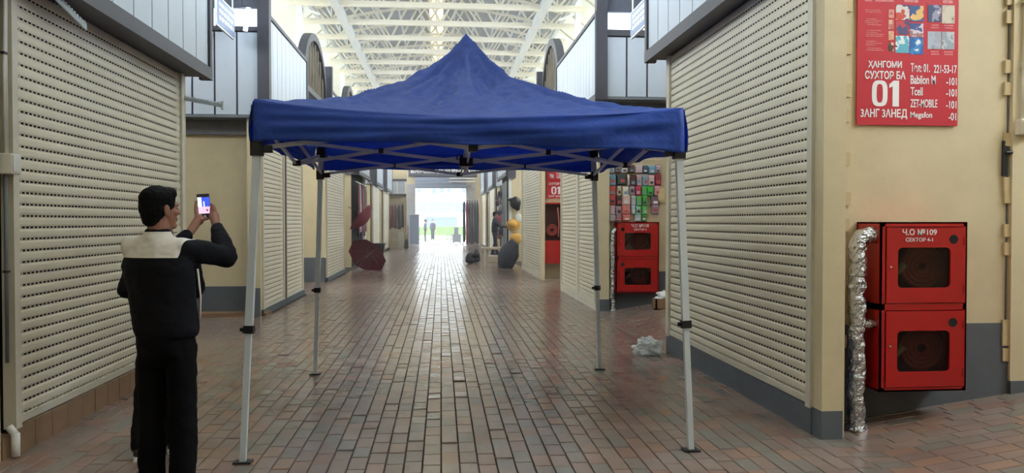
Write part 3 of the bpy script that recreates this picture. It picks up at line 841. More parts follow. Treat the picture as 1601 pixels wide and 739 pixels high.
# ------------------------------------------------------------------ fire cabinets
def cabinet(x0, x1, yb, yf, z0, z1, label, title, sub, left_vents=False, group='red fire cabinets'):
    t = thing('fire_hose_cabinet', ((x0 + x1) / 2, yb, z0), label, 'cabinet', group)
    w = 0.012
    c = MB()
    c.box(x0, x0 + w, yf, yb, z0, z1).box(x1 - w, x1, yf, yb, z0, z1).box(x0, x1, yf, yb, z0, z0 + w).box(x0, x1, yf, yb, z1 - w, z1).box(x0, x1, yb - w, yb, z0, z1)
    zm = (z0 + z1) / 2
    c.box(x0, x1, yf, yf + 0.014, z0, z0 + 0.028).box(x0, x1, yf, yf + 0.014, z1 - 0.034, z1).box(x0, x0 + 0.035, yf, yf + 0.014, z0, z1).box(x1 - 0.03, x1, yf, yf + 0.014, z0, z1).box(x0, x1, yf, yb - w, zm - 0.024, zm + 0.024)
    body = c.build('body', M['red'], t)
    MB().box(x0 + w, x1 - w, yb - w - 0.006, yb - w, z0 + w, z1 - w).build('back_lining', M['cab_in'], t)
    for k, (za, zb) in enumerate(((zm + 0.030, z1 - 0.040), (z0 + 0.034, zm - 0.030))):
        xa, xb = x0 + 0.041, x1 - 0.036
        dw, dh = xb - xa, zb - za
        wx0, wx1, wz0, wz1 = xa + dw * 0.145, xa + dw * 0.835, za + dh * 0.20, za + dh * (0.735 if k == 0 else 0.74)
        cv = (xb - 0.075, zb - 0.085) if not left_vents else (xa + 0.06, zb - 0.085)
        # door leaf with a rounded window opening, made as a bridge between outline and hole
        def rr(ax0, ax1, az0, az1, r, n=6):
            out = []
            for cx, cz, s0 in ((ax1 - r, az1 - r, 0), (ax0 + r, az1 - r, 90), (ax0 + r, az0 + r, 180), (ax1 - r, az0 + r, 270)):
                for i in range(n + 1):
                    a = math.radians(s0 + 90 * i / n); out.append((cx + r * math.cos(a), cz + r * math.sin(a)))
            return out
        O, I = rr(xa, xb, za, zb, 0.004), rr(wx0, wx1, wz0, wz1, 0.035)
        n = len(O); y0_, y1_ = yf - 0.010, yf + 0.004
        vs = [(x, y0_, z) for x, z in O] + [(x, y0_, z) for x, z in I] + [(x, y1_, z) for x, z in O] + [(x, y1_, z) for x, z in I]
        fs = []
        for i in range(n):
            j = (i + 1) % n
            fs += [(i, n + i, n + j, j), (2*n + j, 3*n + j, 3*n + i, 2*n + i), (2*n + i, i, j, 2*n + j), (n + i, 3*n + i, 3*n + j, n + j)]
        door = MB().add(vs, fs).build('door', M['red'], t)
        MB().box(wx0 - 0.012, wx1 + 0.012, yf + 0.004, yf + 0.007, wz0 - 0.012, wz1 + 0.012).build('glass_pane', M['glass_dark'], door)
        disc = MB().tube([(cv[0], yf - 0.012, cv[1]), (cv[0], yf - 0.009, cv[1])], 0.033, 20).build('round_vent', M['dark'], door)
        MB().tube([(xa + 0.028, yf - 0.018, zm + (0.29 if k == 0 else -0.28)), (xa + 0.028, yf - 0.009, zm + (0.29 if k == 0 else -0.28))], 0.008, 10).build('lock', M['steel'], door)
        for hz in (za + dh * 0.18, za + dh * 0.82):
            MB().tube([(xb + 0.006, yf - 0.012, hz - 0.03), (xb + 0.006, yf - 0.012, hz + 0.03)], 0.006, 8).build('hinge', M['red'], door)
        # rolled hose and its valve behind the glass
        hc = V(((wx0 + wx1) / 2 + 0.07, yf + 0.13, (wz0 + wz1) / 2))
        hm = MB()
        for rr_ in (0.05, 0.085, 0.12, 0.155):
            hm.tube([(hc.x + rr_ * math.cos(a * PI / 10), hc.y, hc.z + rr_ * 0.95 * math.sin(a * PI / 10)) for a in range(21)], 0.019, 8, False)
        hm.build('hose_roll', M['hose'], t, True)
        vc = V((wx0 + 0.06, yf + 0.11, (wz0 + wz1) / 2 - 0.05))
        MB().tube([vc + V((-0.05, 0.05, -0.06)), vc, vc + V((0.05, -0.02, 0.07))], [0.022, 0.018, 0.028], 12).build('valve', M['brass'], t, True)
    return t, (x0, x1, z0, z1, yf)
c1, b1 = cabinet(3.148, 3.806, 5.75, 5.42, 0.30, 1.526, 'largest red fire hose cabinet, lettered in white, under the red poster beside the foil pipe', '', '')
text('Ч.О №109', 3.305, 3.565, 1.432, 1.475, 5.4085, M['ink_white'], c1, 0.012)
text('СЕКТОР 4-1', 3.33, 3.535, 1.385, 1.413, 5.4085, M['ink_white'], c1, 0.012)
c2, b2 = cabinet(2.985, 3.725, 13.5, 13.28, 0.30, 1.52, 'smaller-looking red fire hose cabinet below the hanging packets, by the second foil pipe', '', '', True)
text('Ч.О №110', 3.24, 3.54, 1.43, 1.485, 13.268, M['ink_white'], c2, 0.02)
text('СЕКТОР 4', 3.28, 3.50, 1.375, 1.41, 13.268, M['ink_white'], c2, 0.02)
# third, open tall red cabinet
t3 = thing('open_fire_cabinet', (2.95, 20.95, 0.0), 'tall open red cabinet with hoses inside, beyond the second shutter on the right side', 'cabinet')
x0, x1, yb, yf, z0, z1 = 2.66, 3.25, 21.0, 20.72, 0.02, 2.03
MB().box(x0, x0 + 0.03, yf, yb, z0 + 0.42, z1).box(x1 - 0.03, x1, yf, yb, z0 + 0.42, z1).box(x0, x1, yf, yb, z1 - 0.04, z1).box(x0, x1, yf, yb, 0.98, 1.02).box(x0, x1, yf, yb, 0.42, 0.45).box(x0, x1, yb - 0.02, yb, 0.42, z1).build('body', M['red'], t3)
MB().box(x0 + 0.03, x1 - 0.03, yf, yf + 0.015, 0.45, 0.98).build('lower_door', M['red'], t3)
MB().box(x0, x1, yf - 0.02, yf, 0.70, 0.73).build('door_rail', M['red'], t3)
MB().box(x0 + 0.03, x1 - 0.03, yb - 0.06, yb - 0.05, 1.02, 1.99).build('back_lining', M['cab_in'], t3)
hm = MB()
for r_ in (0.06, 0.10, 0.14): hm.tube([(2.93 + r_ * math.cos(a * PI / 8), 20.83, 1.3 + r_ * math.sin(a * PI / 8)) for a in range(17)], 0.022, 8, False)
hm.build('hose_roll', M['hose'], t3, True)
MB().tube([(3.1, 20.82, 1.12), (3.12, 20.82, 1.5), (3.08, 20.82, 1.9)], 0.02, 8).build('hose', M['ink_pink'], t3, True)
for lx in (x0 + 0.03, x1 - 0.05): MB().box(lx, lx + 0.03, yf + 0.05, yb - 0.02, 0.0, 0.43).build('leg', M['dark'], t3)

# ------------------------------------------------------------------ foil-wrapped pipes
def foil_pipe(bx, by, z0, z1, r, endx, label, seed):
    t = thing('foil_wrapped_pipe', (bx, by, z0), label, 'pipe', 'foil-wrapped pipes beside the cabinets')
    path = []; n = 64; R = 0.085
    L1 = z1 - R - z0
    for i in range(n + 1): path.append(V((bx + 0.006 * math.sin(i * 0.35), by, z0 + L1 * i / n)))
    for i in range(1, 11):
        a = PI / 2 * i / 10; path.append(V((bx + R - R * math.cos(a), by, z0 + L1 + R * math.sin(a))))
    path.append(V((endx, by, z1)))
    rad = [r * (1 + 0.10 * noise.noise(V((seed, i * 0.55, 0))) + 0.07 * (1 if (i % 7) < 2 else 0) + (0.35 * max(0, 1 - i / 3))) for i in range(len(path))]
    mb = MB(); k = 22
    mb.tube(path, rad, k)
    vv = []
    for idx, p in enumerate(mb.v):
        ring = idx // k
        c = path[min(ring, len(path) - 1)]; q = V(p); d = q - c
        if d.length > 1e-6:
            tw = noise.noise(V((q.x * 40 + seed, q.y * 40, q.z * 26))) * 0.17 + noise.noise(V((q.x * 90 + seed, q.y * 90, q.z * 70))) * 0.08
            sp = 0.06 * math.sin(math.atan2(d.y, d.x) + ring * 0.9)
            q = c + d * (1 + tw + sp)
        vv.append(tuple(q))
    mb.v = vv
    mb.build('pipe_run', M['foil'], t)
    MB().tube([(bx, by, z0 + (z1 - z0) * 0.545), (endx, by, z0 + (z1 - z0) * 0.545)], [r * 0.7, r * 0.55], 12).build('branch', M['foil'], t)
    for z in (0.27, 0.80): MB().tube([(bx, by, z0 + (z1 - z0) * z - 0.008), (bx, by, z0 + (z1 - z0) * z + 0.008)], r * 1.16, 18).build('strap', M['steel'], t)
    return t
foil_pipe(3.015, 5.50, ramp_z(3.01) + 0.0, 1.43, 0.058, 3.152, 'thick crumpled foil-wrapped pipe running into the largest red cabinet', 3.3)
foil_pipe(2.925, 13.355, 0.0, 1.38, 0.048, 2.988, 'thin-looking foil-wrapped pipe beside the small red cabinet, behind a tent leg', 9.1)

# ------------------------------------------------------------------ emergency posters
def pic_mat(name, a, b, sc, c=None):
    m = bpy.data.materials.new(name); m.use_nodes = True; nt = m.node_tree; bs = nt.nodes['Principled BSDF']; bs.inputs['Roughness'].default_value = 0.6
    tc = nt.nodes.new('ShaderNodeTexCoord'); v = nt.nodes.new('ShaderNodeTexNoise'); v.inputs['Scale'].default_value = sc; v.inputs['Detail'].default_value = 3
    nt.links.new(tc.outputs['Object'], v.inputs['Vector']); r = nt.nodes.new('ShaderNodeValToRGB'); r.color_ramp.interpolation = 'CONSTANT'
    e = r.color_ramp.elements; e[0].color = lin(a); e[1].color = lin(b); e[1].position = 0.52
    if c: x = e.new(0.63); x.color = lin(c)
    nt.links.new(v.outputs[0], r.inputs[0]); nt.links.new(r.outputs[0], bs.inputs['Base Color']); return m
p1 = thing('fire_emergency_poster', (3.53, 5.74, 2.26), 'large red fire emergency poster with white 01 and phone numbers, above the largest cabinet', 'poster')
PX = lambda px: 3.127 + (px - 1338) * (3.936 - 3.127) / 158.0
PZ = lambda py: 2.2605 + (195.5 - py) * ((2.615 - 2.405) / 44.0)
MB().box(3.127, 3.932, 5.728, 5.74, 2.26, 3.36).build('sheet', M['redposter'], p1)
yt = 5.7265
for s_, a, b, c, d in (('ҲАНГОМИ', 1355, 1407, 94, 107), ('СУХТОР БА', 1350, 1413, 110, 123), ('3АНГ 3АНЕД', 1344, 1416, 170, 186),
                       ('Тел: 01.', 1421, 1451, 97, 111), ('221-53-17', 1457, 1493, 99, 112), ('Babilon M', 1421, 1460, 116, 130), ('-101', 1477, 1493, 119, 131),
                       ('Tcell', 1421, 1440, 135, 148), ('-101', 1477, 1493, 137, 149), ('ZET-MOBILE', 1421, 1463, 154, 167), ('-101', 1477, 1493, 156, 168), ('Megafon', 1421, 1455, 174, 186), ('-01', 1481, 1493, 175, 187)):
    text(s_, PX(a), PX(b), PZ(d), PZ(c), yt, M['ink_white'], p1, 0.022 if a < 1420 and s_ != '01' else 0.012)
def big01(parent, x0, x1, z0, z1, y):
    h, w = z1 - z0, x1 - x0
    def se(cx, cz, a, b, n=32):
        out = []
        for i in range(n):
            t = 2 * PI * i / n; c, s_ = math.cos(t), math.sin(t)
            out.append((cx + a * math.copysign(abs(c) ** 0.62, c), y, cz + b * math.copysign(abs(s_) ** 0.62, s_)))
        return out
    cx, cz = x0 + 0.29 * w, (z0 + z1) / 2
    O, I = se(cx, cz, 0.29 * w, h / 2), se(cx, cz, 0.115 * w, h / 2 - 0.14 * h); n = len(O)
    MB().add(O + I, [(i, (i + 1) % n, n + (i + 1) % n, n + i) for i in range(n)]).build('lettering', M['ink_white'], parent)
    p = [(x1, z0), (x1, z1), (x1 - 0.20 * w, z1), (x1 - 0.36 * w, z1 - 0.15 * h), (x1 - 0.36 * w, z1 - 0.29 * h), (x1 - 0.235 * w, z1 - 0.22 * h), (x1 - 0.235 * w, z0)]
    MB().add([(a, y, b) for a, b in p], [(0, 1, 2, 6), (2, 3, 5, 6), (3, 4, 5)]).build('lettering', M['ink_white'], parent)
big01(p1, PX(1361), PX(1403), PZ(166), PZ(125), yt)
pics = [((1397, 1418), (5, 29), (60, 70, 110), (214, 204, 200), (200, 70, 50)), ((1419, 1440), (6, 31), (52, 84, 140), (226, 184, 110), (240, 230, 220)),
        ((1397, 1418), (31, 52), (70, 66, 110), (190, 60, 70), (222, 206, 200)), ((1419, 1440), (34, 55), (58, 80, 140), (214, 196, 206), (160, 120, 120)),
        ((1397, 1418), (54, 81), (90, 170, 190), (220, 232, 232), (40, 70, 110)), ((1419, 1440), (56, 83), (26, 96, 170), (50, 130, 190), (222, 232, 236)),
        ((1447, 1468), (4, 31), (60, 70, 110), (150, 150, 170), (220, 206, 200)), ((1469, 1489), (4, 33), (206, 196, 176), (190, 176, 160), (80, 70, 76)),
        ((1447, 1468), (46, 74), (170, 176, 190), (160, 164, 174), (100, 104, 112)), ((1469, 1489), (46, 74), (150, 160, 170), (190, 194, 196), (120, 130, 140)),
        ((1386, 1394), (13, 26), (214, 150, 130), (190, 90, 90), None), ((1386, 1394), (29, 44), (214, 170, 140), (180, 100, 90), None),
        ((1386, 1394), (47, 61), (216, 176, 140), (206, 150, 120), None), ((1386, 1394), (65, 79), (226, 190, 160), (70, 50, 40), None)]
for i, ((a, b), (c, d), c1_, c2_, c3_) in enumerate(pics):
    MB().box(PX(a), PX(b), 5.7262, 5.7285, PZ(d), PZ(c)).build('picture', pic_mat('poster_picture_print', c1_, c2_, 9 + i, c3_), p1)
sm = MB()
random.seed(3)
for (ya, n) in ((14, 2), (28, 4), (46, 4), (63, 3), (74, 2)):
    for k in range(n):
        a = 1349 + random.random() * 4; sm.box(PX(a), PX(a + 16 + random.random() * 13), 5.7268, 5.729, PZ(ya + k * 3 + 1.1), PZ(ya + k * 3))
for a, b in ((1451, 1466), (1472, 1488)):
    for ya in (35, 39, 77, 81): sm.box(PX(a + random.random() * 2), PX(b - random.random() * 2), 5.7268, 5.729, PZ(ya + 2), PZ(ya))
for a, b in ((1349, 1360), (1365, 1394), (1410, 1432), (1470, 1486)): sm.box(PX(a), PX(b), 5.7268, 5.729, PZ(1), PZ(-4))
o = sm.build('small_print', M['ink_pink'], p1); o['kind'] = 'stuff'
p2 = thing('fire_emergency_poster', (3.0, 20.98, 2.15), 'second red poster reading 01, far off above the open red cabinet', 'poster')
MB().box(2.80, 3.30, 20.96, 20.99, 2.15, 2.95).build('sheet', M['redposter'], p2)
big01(p2, 2.93, 3.17, 2.26, 2.46, 20.955)
text('СУХТОР БА', 2.86, 3.26, 2.50, 2.57, 20.955, M['ink_white'], p2, 0.02); text('3АНГ 3АНЕД', 2.86, 3.26, 2.17, 2.23, 20.955, M['ink_white'], p2, 0.02)
MB().box(2.88, 3.0, 20.95, 20.96, 2.68, 2.8).box(3.06, 3.2, 20.95, 20.96, 2.68, 2.88).build('picture', pic_mat('poster_picture_print', (190, 190, 200), (220, 110, 110), 10), p2)
MB().box(2.80, 3.30, 20.98, 21.02, 2.1, 3.0).build('backing_board', M['cream'], p2)

# ------------------------------------------------------------------ lock, conduit and boxes on the walls
t = thing('door_lock', (4.325, 5.74, 1.9), 'black lock plate with a lever on the beige wall panel seam', 'lock')
MB().box(4.305, 4.345, 5.725, 5.742, 1.88, 2.15).build('lock_plate', M['black'], t)
MB().tube([(4.36, 5.70, 2.06), (4.31, 5.70, 2.06)], 0.009, 8).box(4.352, 4.368, 5.70, 5.74, 2.05, 2.07).build('lever', M['black'], t)
t = thing('wall_conduit', (4.43, 5.70, 2.3), 'thin beige conduit dropping down the wall panel into a junction box', 'pipe')
MB().tube([(4.45, 5.69, 4.6), (4.45, 5.69, 3.0), (4.435, 5.69, 2.6), (4.43, 5.69, 2.3)], 0.014, 10).build('tube', M['guide'], t, True)
for z in (2.7, 3.2): MB().box(4.425, 4.475, 5.67, 5.715, z, z + 0.02).build('clip', M['guide'], t)
t = thing('junction_box', (4.44, 5.70, 2.2), 'small beige junction box at the foot of the conduit', 'box')
bevel(MB().box(4.385, 4.50, 5.64, 5.712, 2.19, 2.31).build('case', M['guide'], t), 0.006)
MB().box(4.40, 4.485, 5.632, 5.64, 2.205, 2.295).build('lid', M['guide'], t)
t = thing('junction_box', (-2.75, 5.36, 1.83), 'white electrical box on the pillar at the edge of the large shutter', 'box')
bevel(MB().box(-2.80, -2.725, 5.30, 5.415, 1.835, 1.965).build('case', M['guide_white'], t), 0.006)
MB().box(-2.726, -2.718, 5.312, 5.403, 1.847, 1.953).build('lid', M['guide_white'], t)
t = thing('cable_conduit', (-2.79, 5.33, 0.6), 'grey cable running up the pillar through the white electrical box', 'cable')
MB().tube([(-2.787, 5.345, 0.62), (-2.787, 5.345, 1.835)], 0.012, 8).build('cable', M['soffit'], t, True)
MB().tube([(-2.787, 5.35, 1.96), (-2.787, 5.345, 2.5), (-2.785, 5.36, 2.9), (-2.785, 5.36, 3.1)], 0.010, 8).build('cable', M['guide_white'], t, True)
MB().tube([(-2.787, 5.375, 1.96), (-2.787, 5.37, 2.6), (-2.785, 5.385, 3.1)], 0.008, 8).build('cable', M['guide_white'], t, True)
for z in (1.2, 2.6): MB().box(-2.80, -2.772, 5.325, 5.365, z, z + 0.015).build('clip', M['black'], t)
t = thing('drain_pipe_stub', (-2.76, 5.36, 0.0), 'short white drain pipe stub at the foot of the pillar', 'pipe')
MB().tube([(-2.745, 5.35, 0.012), (-2.745, 5.35, 0.16)], 0.026, 14).build('stub', M['guide_white'], t, True)
MB().tube([(-2.745, 5.35, 0.15), (-2.79, 5.36, 0.20)], 0.024, 14).build('elbow', M['guide_white'], t, True)
t = thing('perforated_steel_strip', (-2.75, 5.5, 3.0), 'toothed galvanised strip hanging under the dark beam at the top of the frame', 'bracket')
def strip_teeth(p, q, n):
    p, q = V(p), V(q); mb = MB().bar(p, q, 0.012, 0.035)
    for i in range(n):
        c = p + (q - p) * ((i + 0.5) / n); mb.box(c.x - 0.008, c.x + 0.008, c.y - 0.014, c.y + 0.014, c.z + 0.015, c.z + 0.034)
    return mb
strip_teeth((-2.62, 5.62, 3.07), (-2.62, 6.14, 2.96), 12).build('strip', M['beam'], t)
MB().box(-2.76, -2.61, 5.60, 5.64, 3.04, 3.09).build('fixing', M['beam'], t)
t = thing('galvanised_strut', (-2.75, 8.93, 2.85), 'galvanised toothed strut sticking out from the far end of the large shutter', 'bracket')
strip_teeth((-2.80, 8.93, 2.87), (-2.40, 8.97, 2.80), 12).build('strut', M['beam'], t)
MB().box(-2.41, -2.39, 8.95, 8.99, 2.765, 2.85).build('end_plate', M['beam'], t)

# hanging signs in the passages (their print is not legible from the aisle)
def hang_sign(x, y0, y1, z0, z1, ztop, label):
    t = thing('hanging_sign', (x, (y0 + y1) / 2, z0), label, 'sign', 'grey signs hanging in the passages')
    MB().box(x - 0.02, x + 0.02, y0, y1, z0, z1).build('board', M['sign_grey'], t)
    for s in (-1, 1):
        mb = MB(); random.seed(11)
        for r_ in range(3):
            y = y0 + 0.08
            while y < y1 - 0.12:
                l = 0.05 + random.random() * 0.10; mb.box(x + s * 0.02, x + s * 0.024, y, min(y + l, y1 - 0.06), z0 + 0.08 + r_ * (z1 - z0 - 0.1) / 3, z0 + 0.12 + r_ * (z1 - z0 - 0.1) / 3 + 0.02); y += l + 0.04
        o = mb.build('print_lines', M['sign_line'], t); o['kind'] = 'stuff'
    for a, b in (((y0, z0), (y1, z0)), ((y0, z1), (y1, z1)), ((y0, z0), (y0, z1)), ((y1, z0), (y1, z1))):
        MB().bar((x, a[0], a[1]), (x, b[0], b[1]), 0.05, 0.03, (1, 0, 0)).build('frame_bar', M['column'], t)
    for y in (y0 + 0.05, y1 - 0.05): MB().bar((x, y, z1), (x, y, ztop), 0.02).build('hanger', M['column'], t)
    return t
hang_sign(-3.22, 11.75, 12.7, 4.38, 4.78, 5.6, 'grey hanging sign in the passage on the side of the man with the phone')
hang_sign(2.95, 11.2, 12.1, 4.38, 4.74, 5.7, 'grey hanging sign in the passage above the small red cabinet')
hang_sign(-3.1, 18.3, 18.9, 3.7, 4.1, 4.35, 'distant grey hanging sign below the left arched fanlight, just above the blue tent')
t = thing('lamp_tube', (-3.08, 12.6, 4.3), 'bright tube lamp hanging before the window strip of the left passage', 'lamp')
MB().tube([(-3.04, 12.7, 4.50), (-2.99, 12.7, 4.86)], 0.035, 10).build('tube', M['window'], t, True)
MB().bar((-3.08, 12.7, 4.86), (-3.08, 12.7, 5.6), 0.015).build('hanger', M['trim'], t)
MB().box(-3.1, -2.96, 12.67, 12.73, 4.86, 4.88).build('cap', M['trim'], t)
# ceilings of the passages so that they are not open to the roof void
for s, a, b in ((-1, 9.0, 12.95), (1, 9.25, 12.9)):
    struct(tname(), MB().box(s * 2.95, s * 9.0, a, b, 5.6, 5.75), M['upper'])

# ------------------------------------------------------------------ people
def remeshed(mb, name, m, parent, vox, it=4, fac=0.5, clouds=0.0, csize=0.1, smooth=True):
    me = mb.mesh(name)
    o = bpy.data.objects.new(name, me); COL.objects.link(o)
    r = o.modifiers.new('r', 'REMESH'); r.mode = 'VOXEL'; r.voxel_size = vox; r.use_smooth_shade = True
    if it:
        s = o.modifiers.new('s', 'SMOOTH'); s.iterations = it; s.factor = fac
    dg = bpy.context.evaluated_depsgraph_get()
    me2 = bpy.data.meshes.new_from_object(o.evaluated_get(dg))
    bpy.data.objects.remove(o)
    if clouds:
        for v in me2.vertices:
            n = noise.noise(v.co / csize) * clouds + noise.noise(V((v.co.x / csize * 2.3, v.co.y / csize * 2.3, v.co.z / csize * 3.5))) * clouds * 0.5
            v.co += v.normal * n
    me2.name = name; me2.materials.clear()
    if smooth: me2.shade_smooth()
    return link(name, me2, m, parent)

def basis(f, up=(0, 0, 1)):
    f = V(f).normalized(); r = f.cross(V(up)).normalized(); u = r.cross(f)
    return r, f, u
def head(mb, c, f, up=(0, 0, 1), s=1.0, ear=True):
    """head about 0.23 high, centred on c, looking along f"""
    r, f, u = basis(f, up); M3 = Matrix((r, f, u)).transposed(); c = V(c)
    P_ = lambda a, b, d: c + (r * a + f * b + u * d) * s
    E_ = lambda a, b, d, ra, rb, rc: mb.ell(P_(a, b, d), (ra * s, rb * s, rc * s), M3)
    E_(0, -0.012, 0.028, 0.074, 0.094, 0.086)      # cranium
    E_(0, 0.030, -0.020, 0.060, 0.062, 0.078)      # face
    E_(0, 0.042, -0.072, 0.042, 0.044, 0.036)      # jaw
    E_(0, 0.076, -0.094, 0.022, 0.018, 0.018)      # chin
    E_(0, 0.080, 0.022, 0.050, 0.016, 0.012)       # brow
    mb.capsule(P_(0, 0.088, 0.012), 0.008 * s, P_(0, 0.107, -0.024), 0.012 * s, 8)   # nose
    E_(0.010, 0.098, -0.027, 0.009, 0.010, 0.008); E_(-0.010, 0.098, -0.027, 0.009, 0.010, 0.008)
    E_(0, 0.087, -0.056, 0.024, 0.010, 0.006); E_(0, 0.085, -0.066, 0.020, 0.010, 0.007)   # lips
    for k in (-1, 1):
        E_(k * 0.044, 0.060, -0.022, 0.020, 0.022, 0.018)   # cheekbone
        if ear: E_(k * 0.078, -0.006, -0.010, 0.009, 0.019, 0.032); E_(k * 0.075, 0.0, -0.032, 0.009, 0.012, 0.014)
    return P_
def hair(mb, c, f, up=(0, 0, 1), s=1.0):
    r, f, u = basis(f, up); M3 = Matrix((r, f, u)).transposed(); c = V(c)
    P_ = lambda a, b, d: c + (r * a + f * b + u * d) * s
    E_ = lambda a, b, d, ra, rb, rc: mb.ell(P_(a, b, d), (ra * s, rb * s, rc * s), M3)
    E_(0, -0.018, 0.050, 0.083, 0.100, 0.080)
    E_(0, -0.045, 0.005, 0.080, 0.070, 0.085)
    E_(0, -0.056, -0.040, 0.062, 0.046, 0.060)
    E_(0, 0.042, 0.085, 0.060, 0.050, 0.036)
    for k in (-1, 1): E_(k * 0.062, 0.012, 0.030, 0.018, 0.035, 0.042)
def eyes(P_, s, parent):
    for k in (-1, 1):
        MB().ell(P_(k * 0.030, 0.0765, 0.004), (0.0105 * s,) * 3, None, 10, 7).build('eye', M['eye_white'], parent, True)
        MB().ell(P_(k * 0.030, 0.0835, 0.004), (0.0050 * s,) * 3, None, 8, 6).build('pupil', M['black'], parent, True)

def fingers_relaxed(mb, wrist, d, palm_n, thumb_dir, s=1.0):
    """palm and five slightly curled fingers; d along the hand, palm_n out of the palm, thumb_dir sideways"""
    d, n, t = V(d).normalized(), V(palm_n).normalized(), V(thumb_dir).normalized(); w = V(wrist)
    pc = w + d * 0.05 * s
    mb.capsule(w, 0.024 * s, w + d * 0.03 * s, 0.026 * s)
    mb.ell(pc, (0.040 * s, 0.050 * s, 0.016 * s), Matrix((t, d, n)).transposed())
    for k, L in ((1, .068), (0.33, .078), (-0.33, .072), (-1, .056)):
        b = w + (d * 0.085 + t * 0.028 * k) * s; m1 = b + (d * L * 0.45 + n * 0.006) * s; m2 = m1 + (d * L * 0.32 + n * 0.014) * s; e = m2 + (d * L * 0.2 + n * 0.018) * s
        mb.chain([b, m1, m2, e], [0.0095 * s, 0.0088 * s, 0.008 * s, 0.0072 * s], 8)
    b = w + (d * 0.03 + t * 0.03) * s; m1 = b + (d * 0.03 + t * 0.022 + n * 0.008) * s; e = m1 + (d * 0.03 + t * 0.008 + n * 0.01) * s
    mb.chain([b, m1, e], [0.013 * s, 0.0105 * s, 0.009 * s], 8)

def shoe(foot, fdir, parent, s=1.0):
    f = V(fdir).normalized(); r = V((f.y, -f.x, 0)); a = V(foot); a.z = 0
    mb = MB()
    mb.ell(a + f * 0.11 * s + V((0, 0, 0.045 * s)), (0.046 * s, 0.075 * s, 0.036 * s), Matrix((r, f, V((0, 0, 1)))).transposed())
    mb.ell(a - f * 0.01 * s + V((0, 0, 0.055 * s)), (0.040 * s, 0.065 * s, 0.046 * s), Matrix((r, f, V((0, 0, 1)))).transposed())
    mb.ell(a + f * 0.05 * s + V((0, 0, 0.05 * s)), (0.044 * s, 0.09 * s, 0.042 * s), Matrix((r, f, V((0, 0, 1)))).transposed())
    o = remeshed(mb, 'shoe', M['shoe'], parent, 0.008, 3)
    so = MB(); pts = []
    for i in range(20):
        t = 2 * PI * i / 20; y = math.sin(t); x = math.cos(t)
        pts.append(a + f * (0.048 + 0.138 * y) * s + r * (0.046 - 0.008 * (y < 0)) * x * s)
    k = len(pts)
    so.add([(p.x, p.y, 0.001) for p in pts] + [(p.x, p.y, 0.026 * s) for p in pts], [tuple(reversed(range(k))), tuple(range(k, 2 * k))] + [(i, (i + 1) % k, k + (i + 1) % k, k + i) for i in range(k)])
    so.build('sole', M['sole'], o)
    return o

def torso_rings(c0, pts, n=22):
    pass

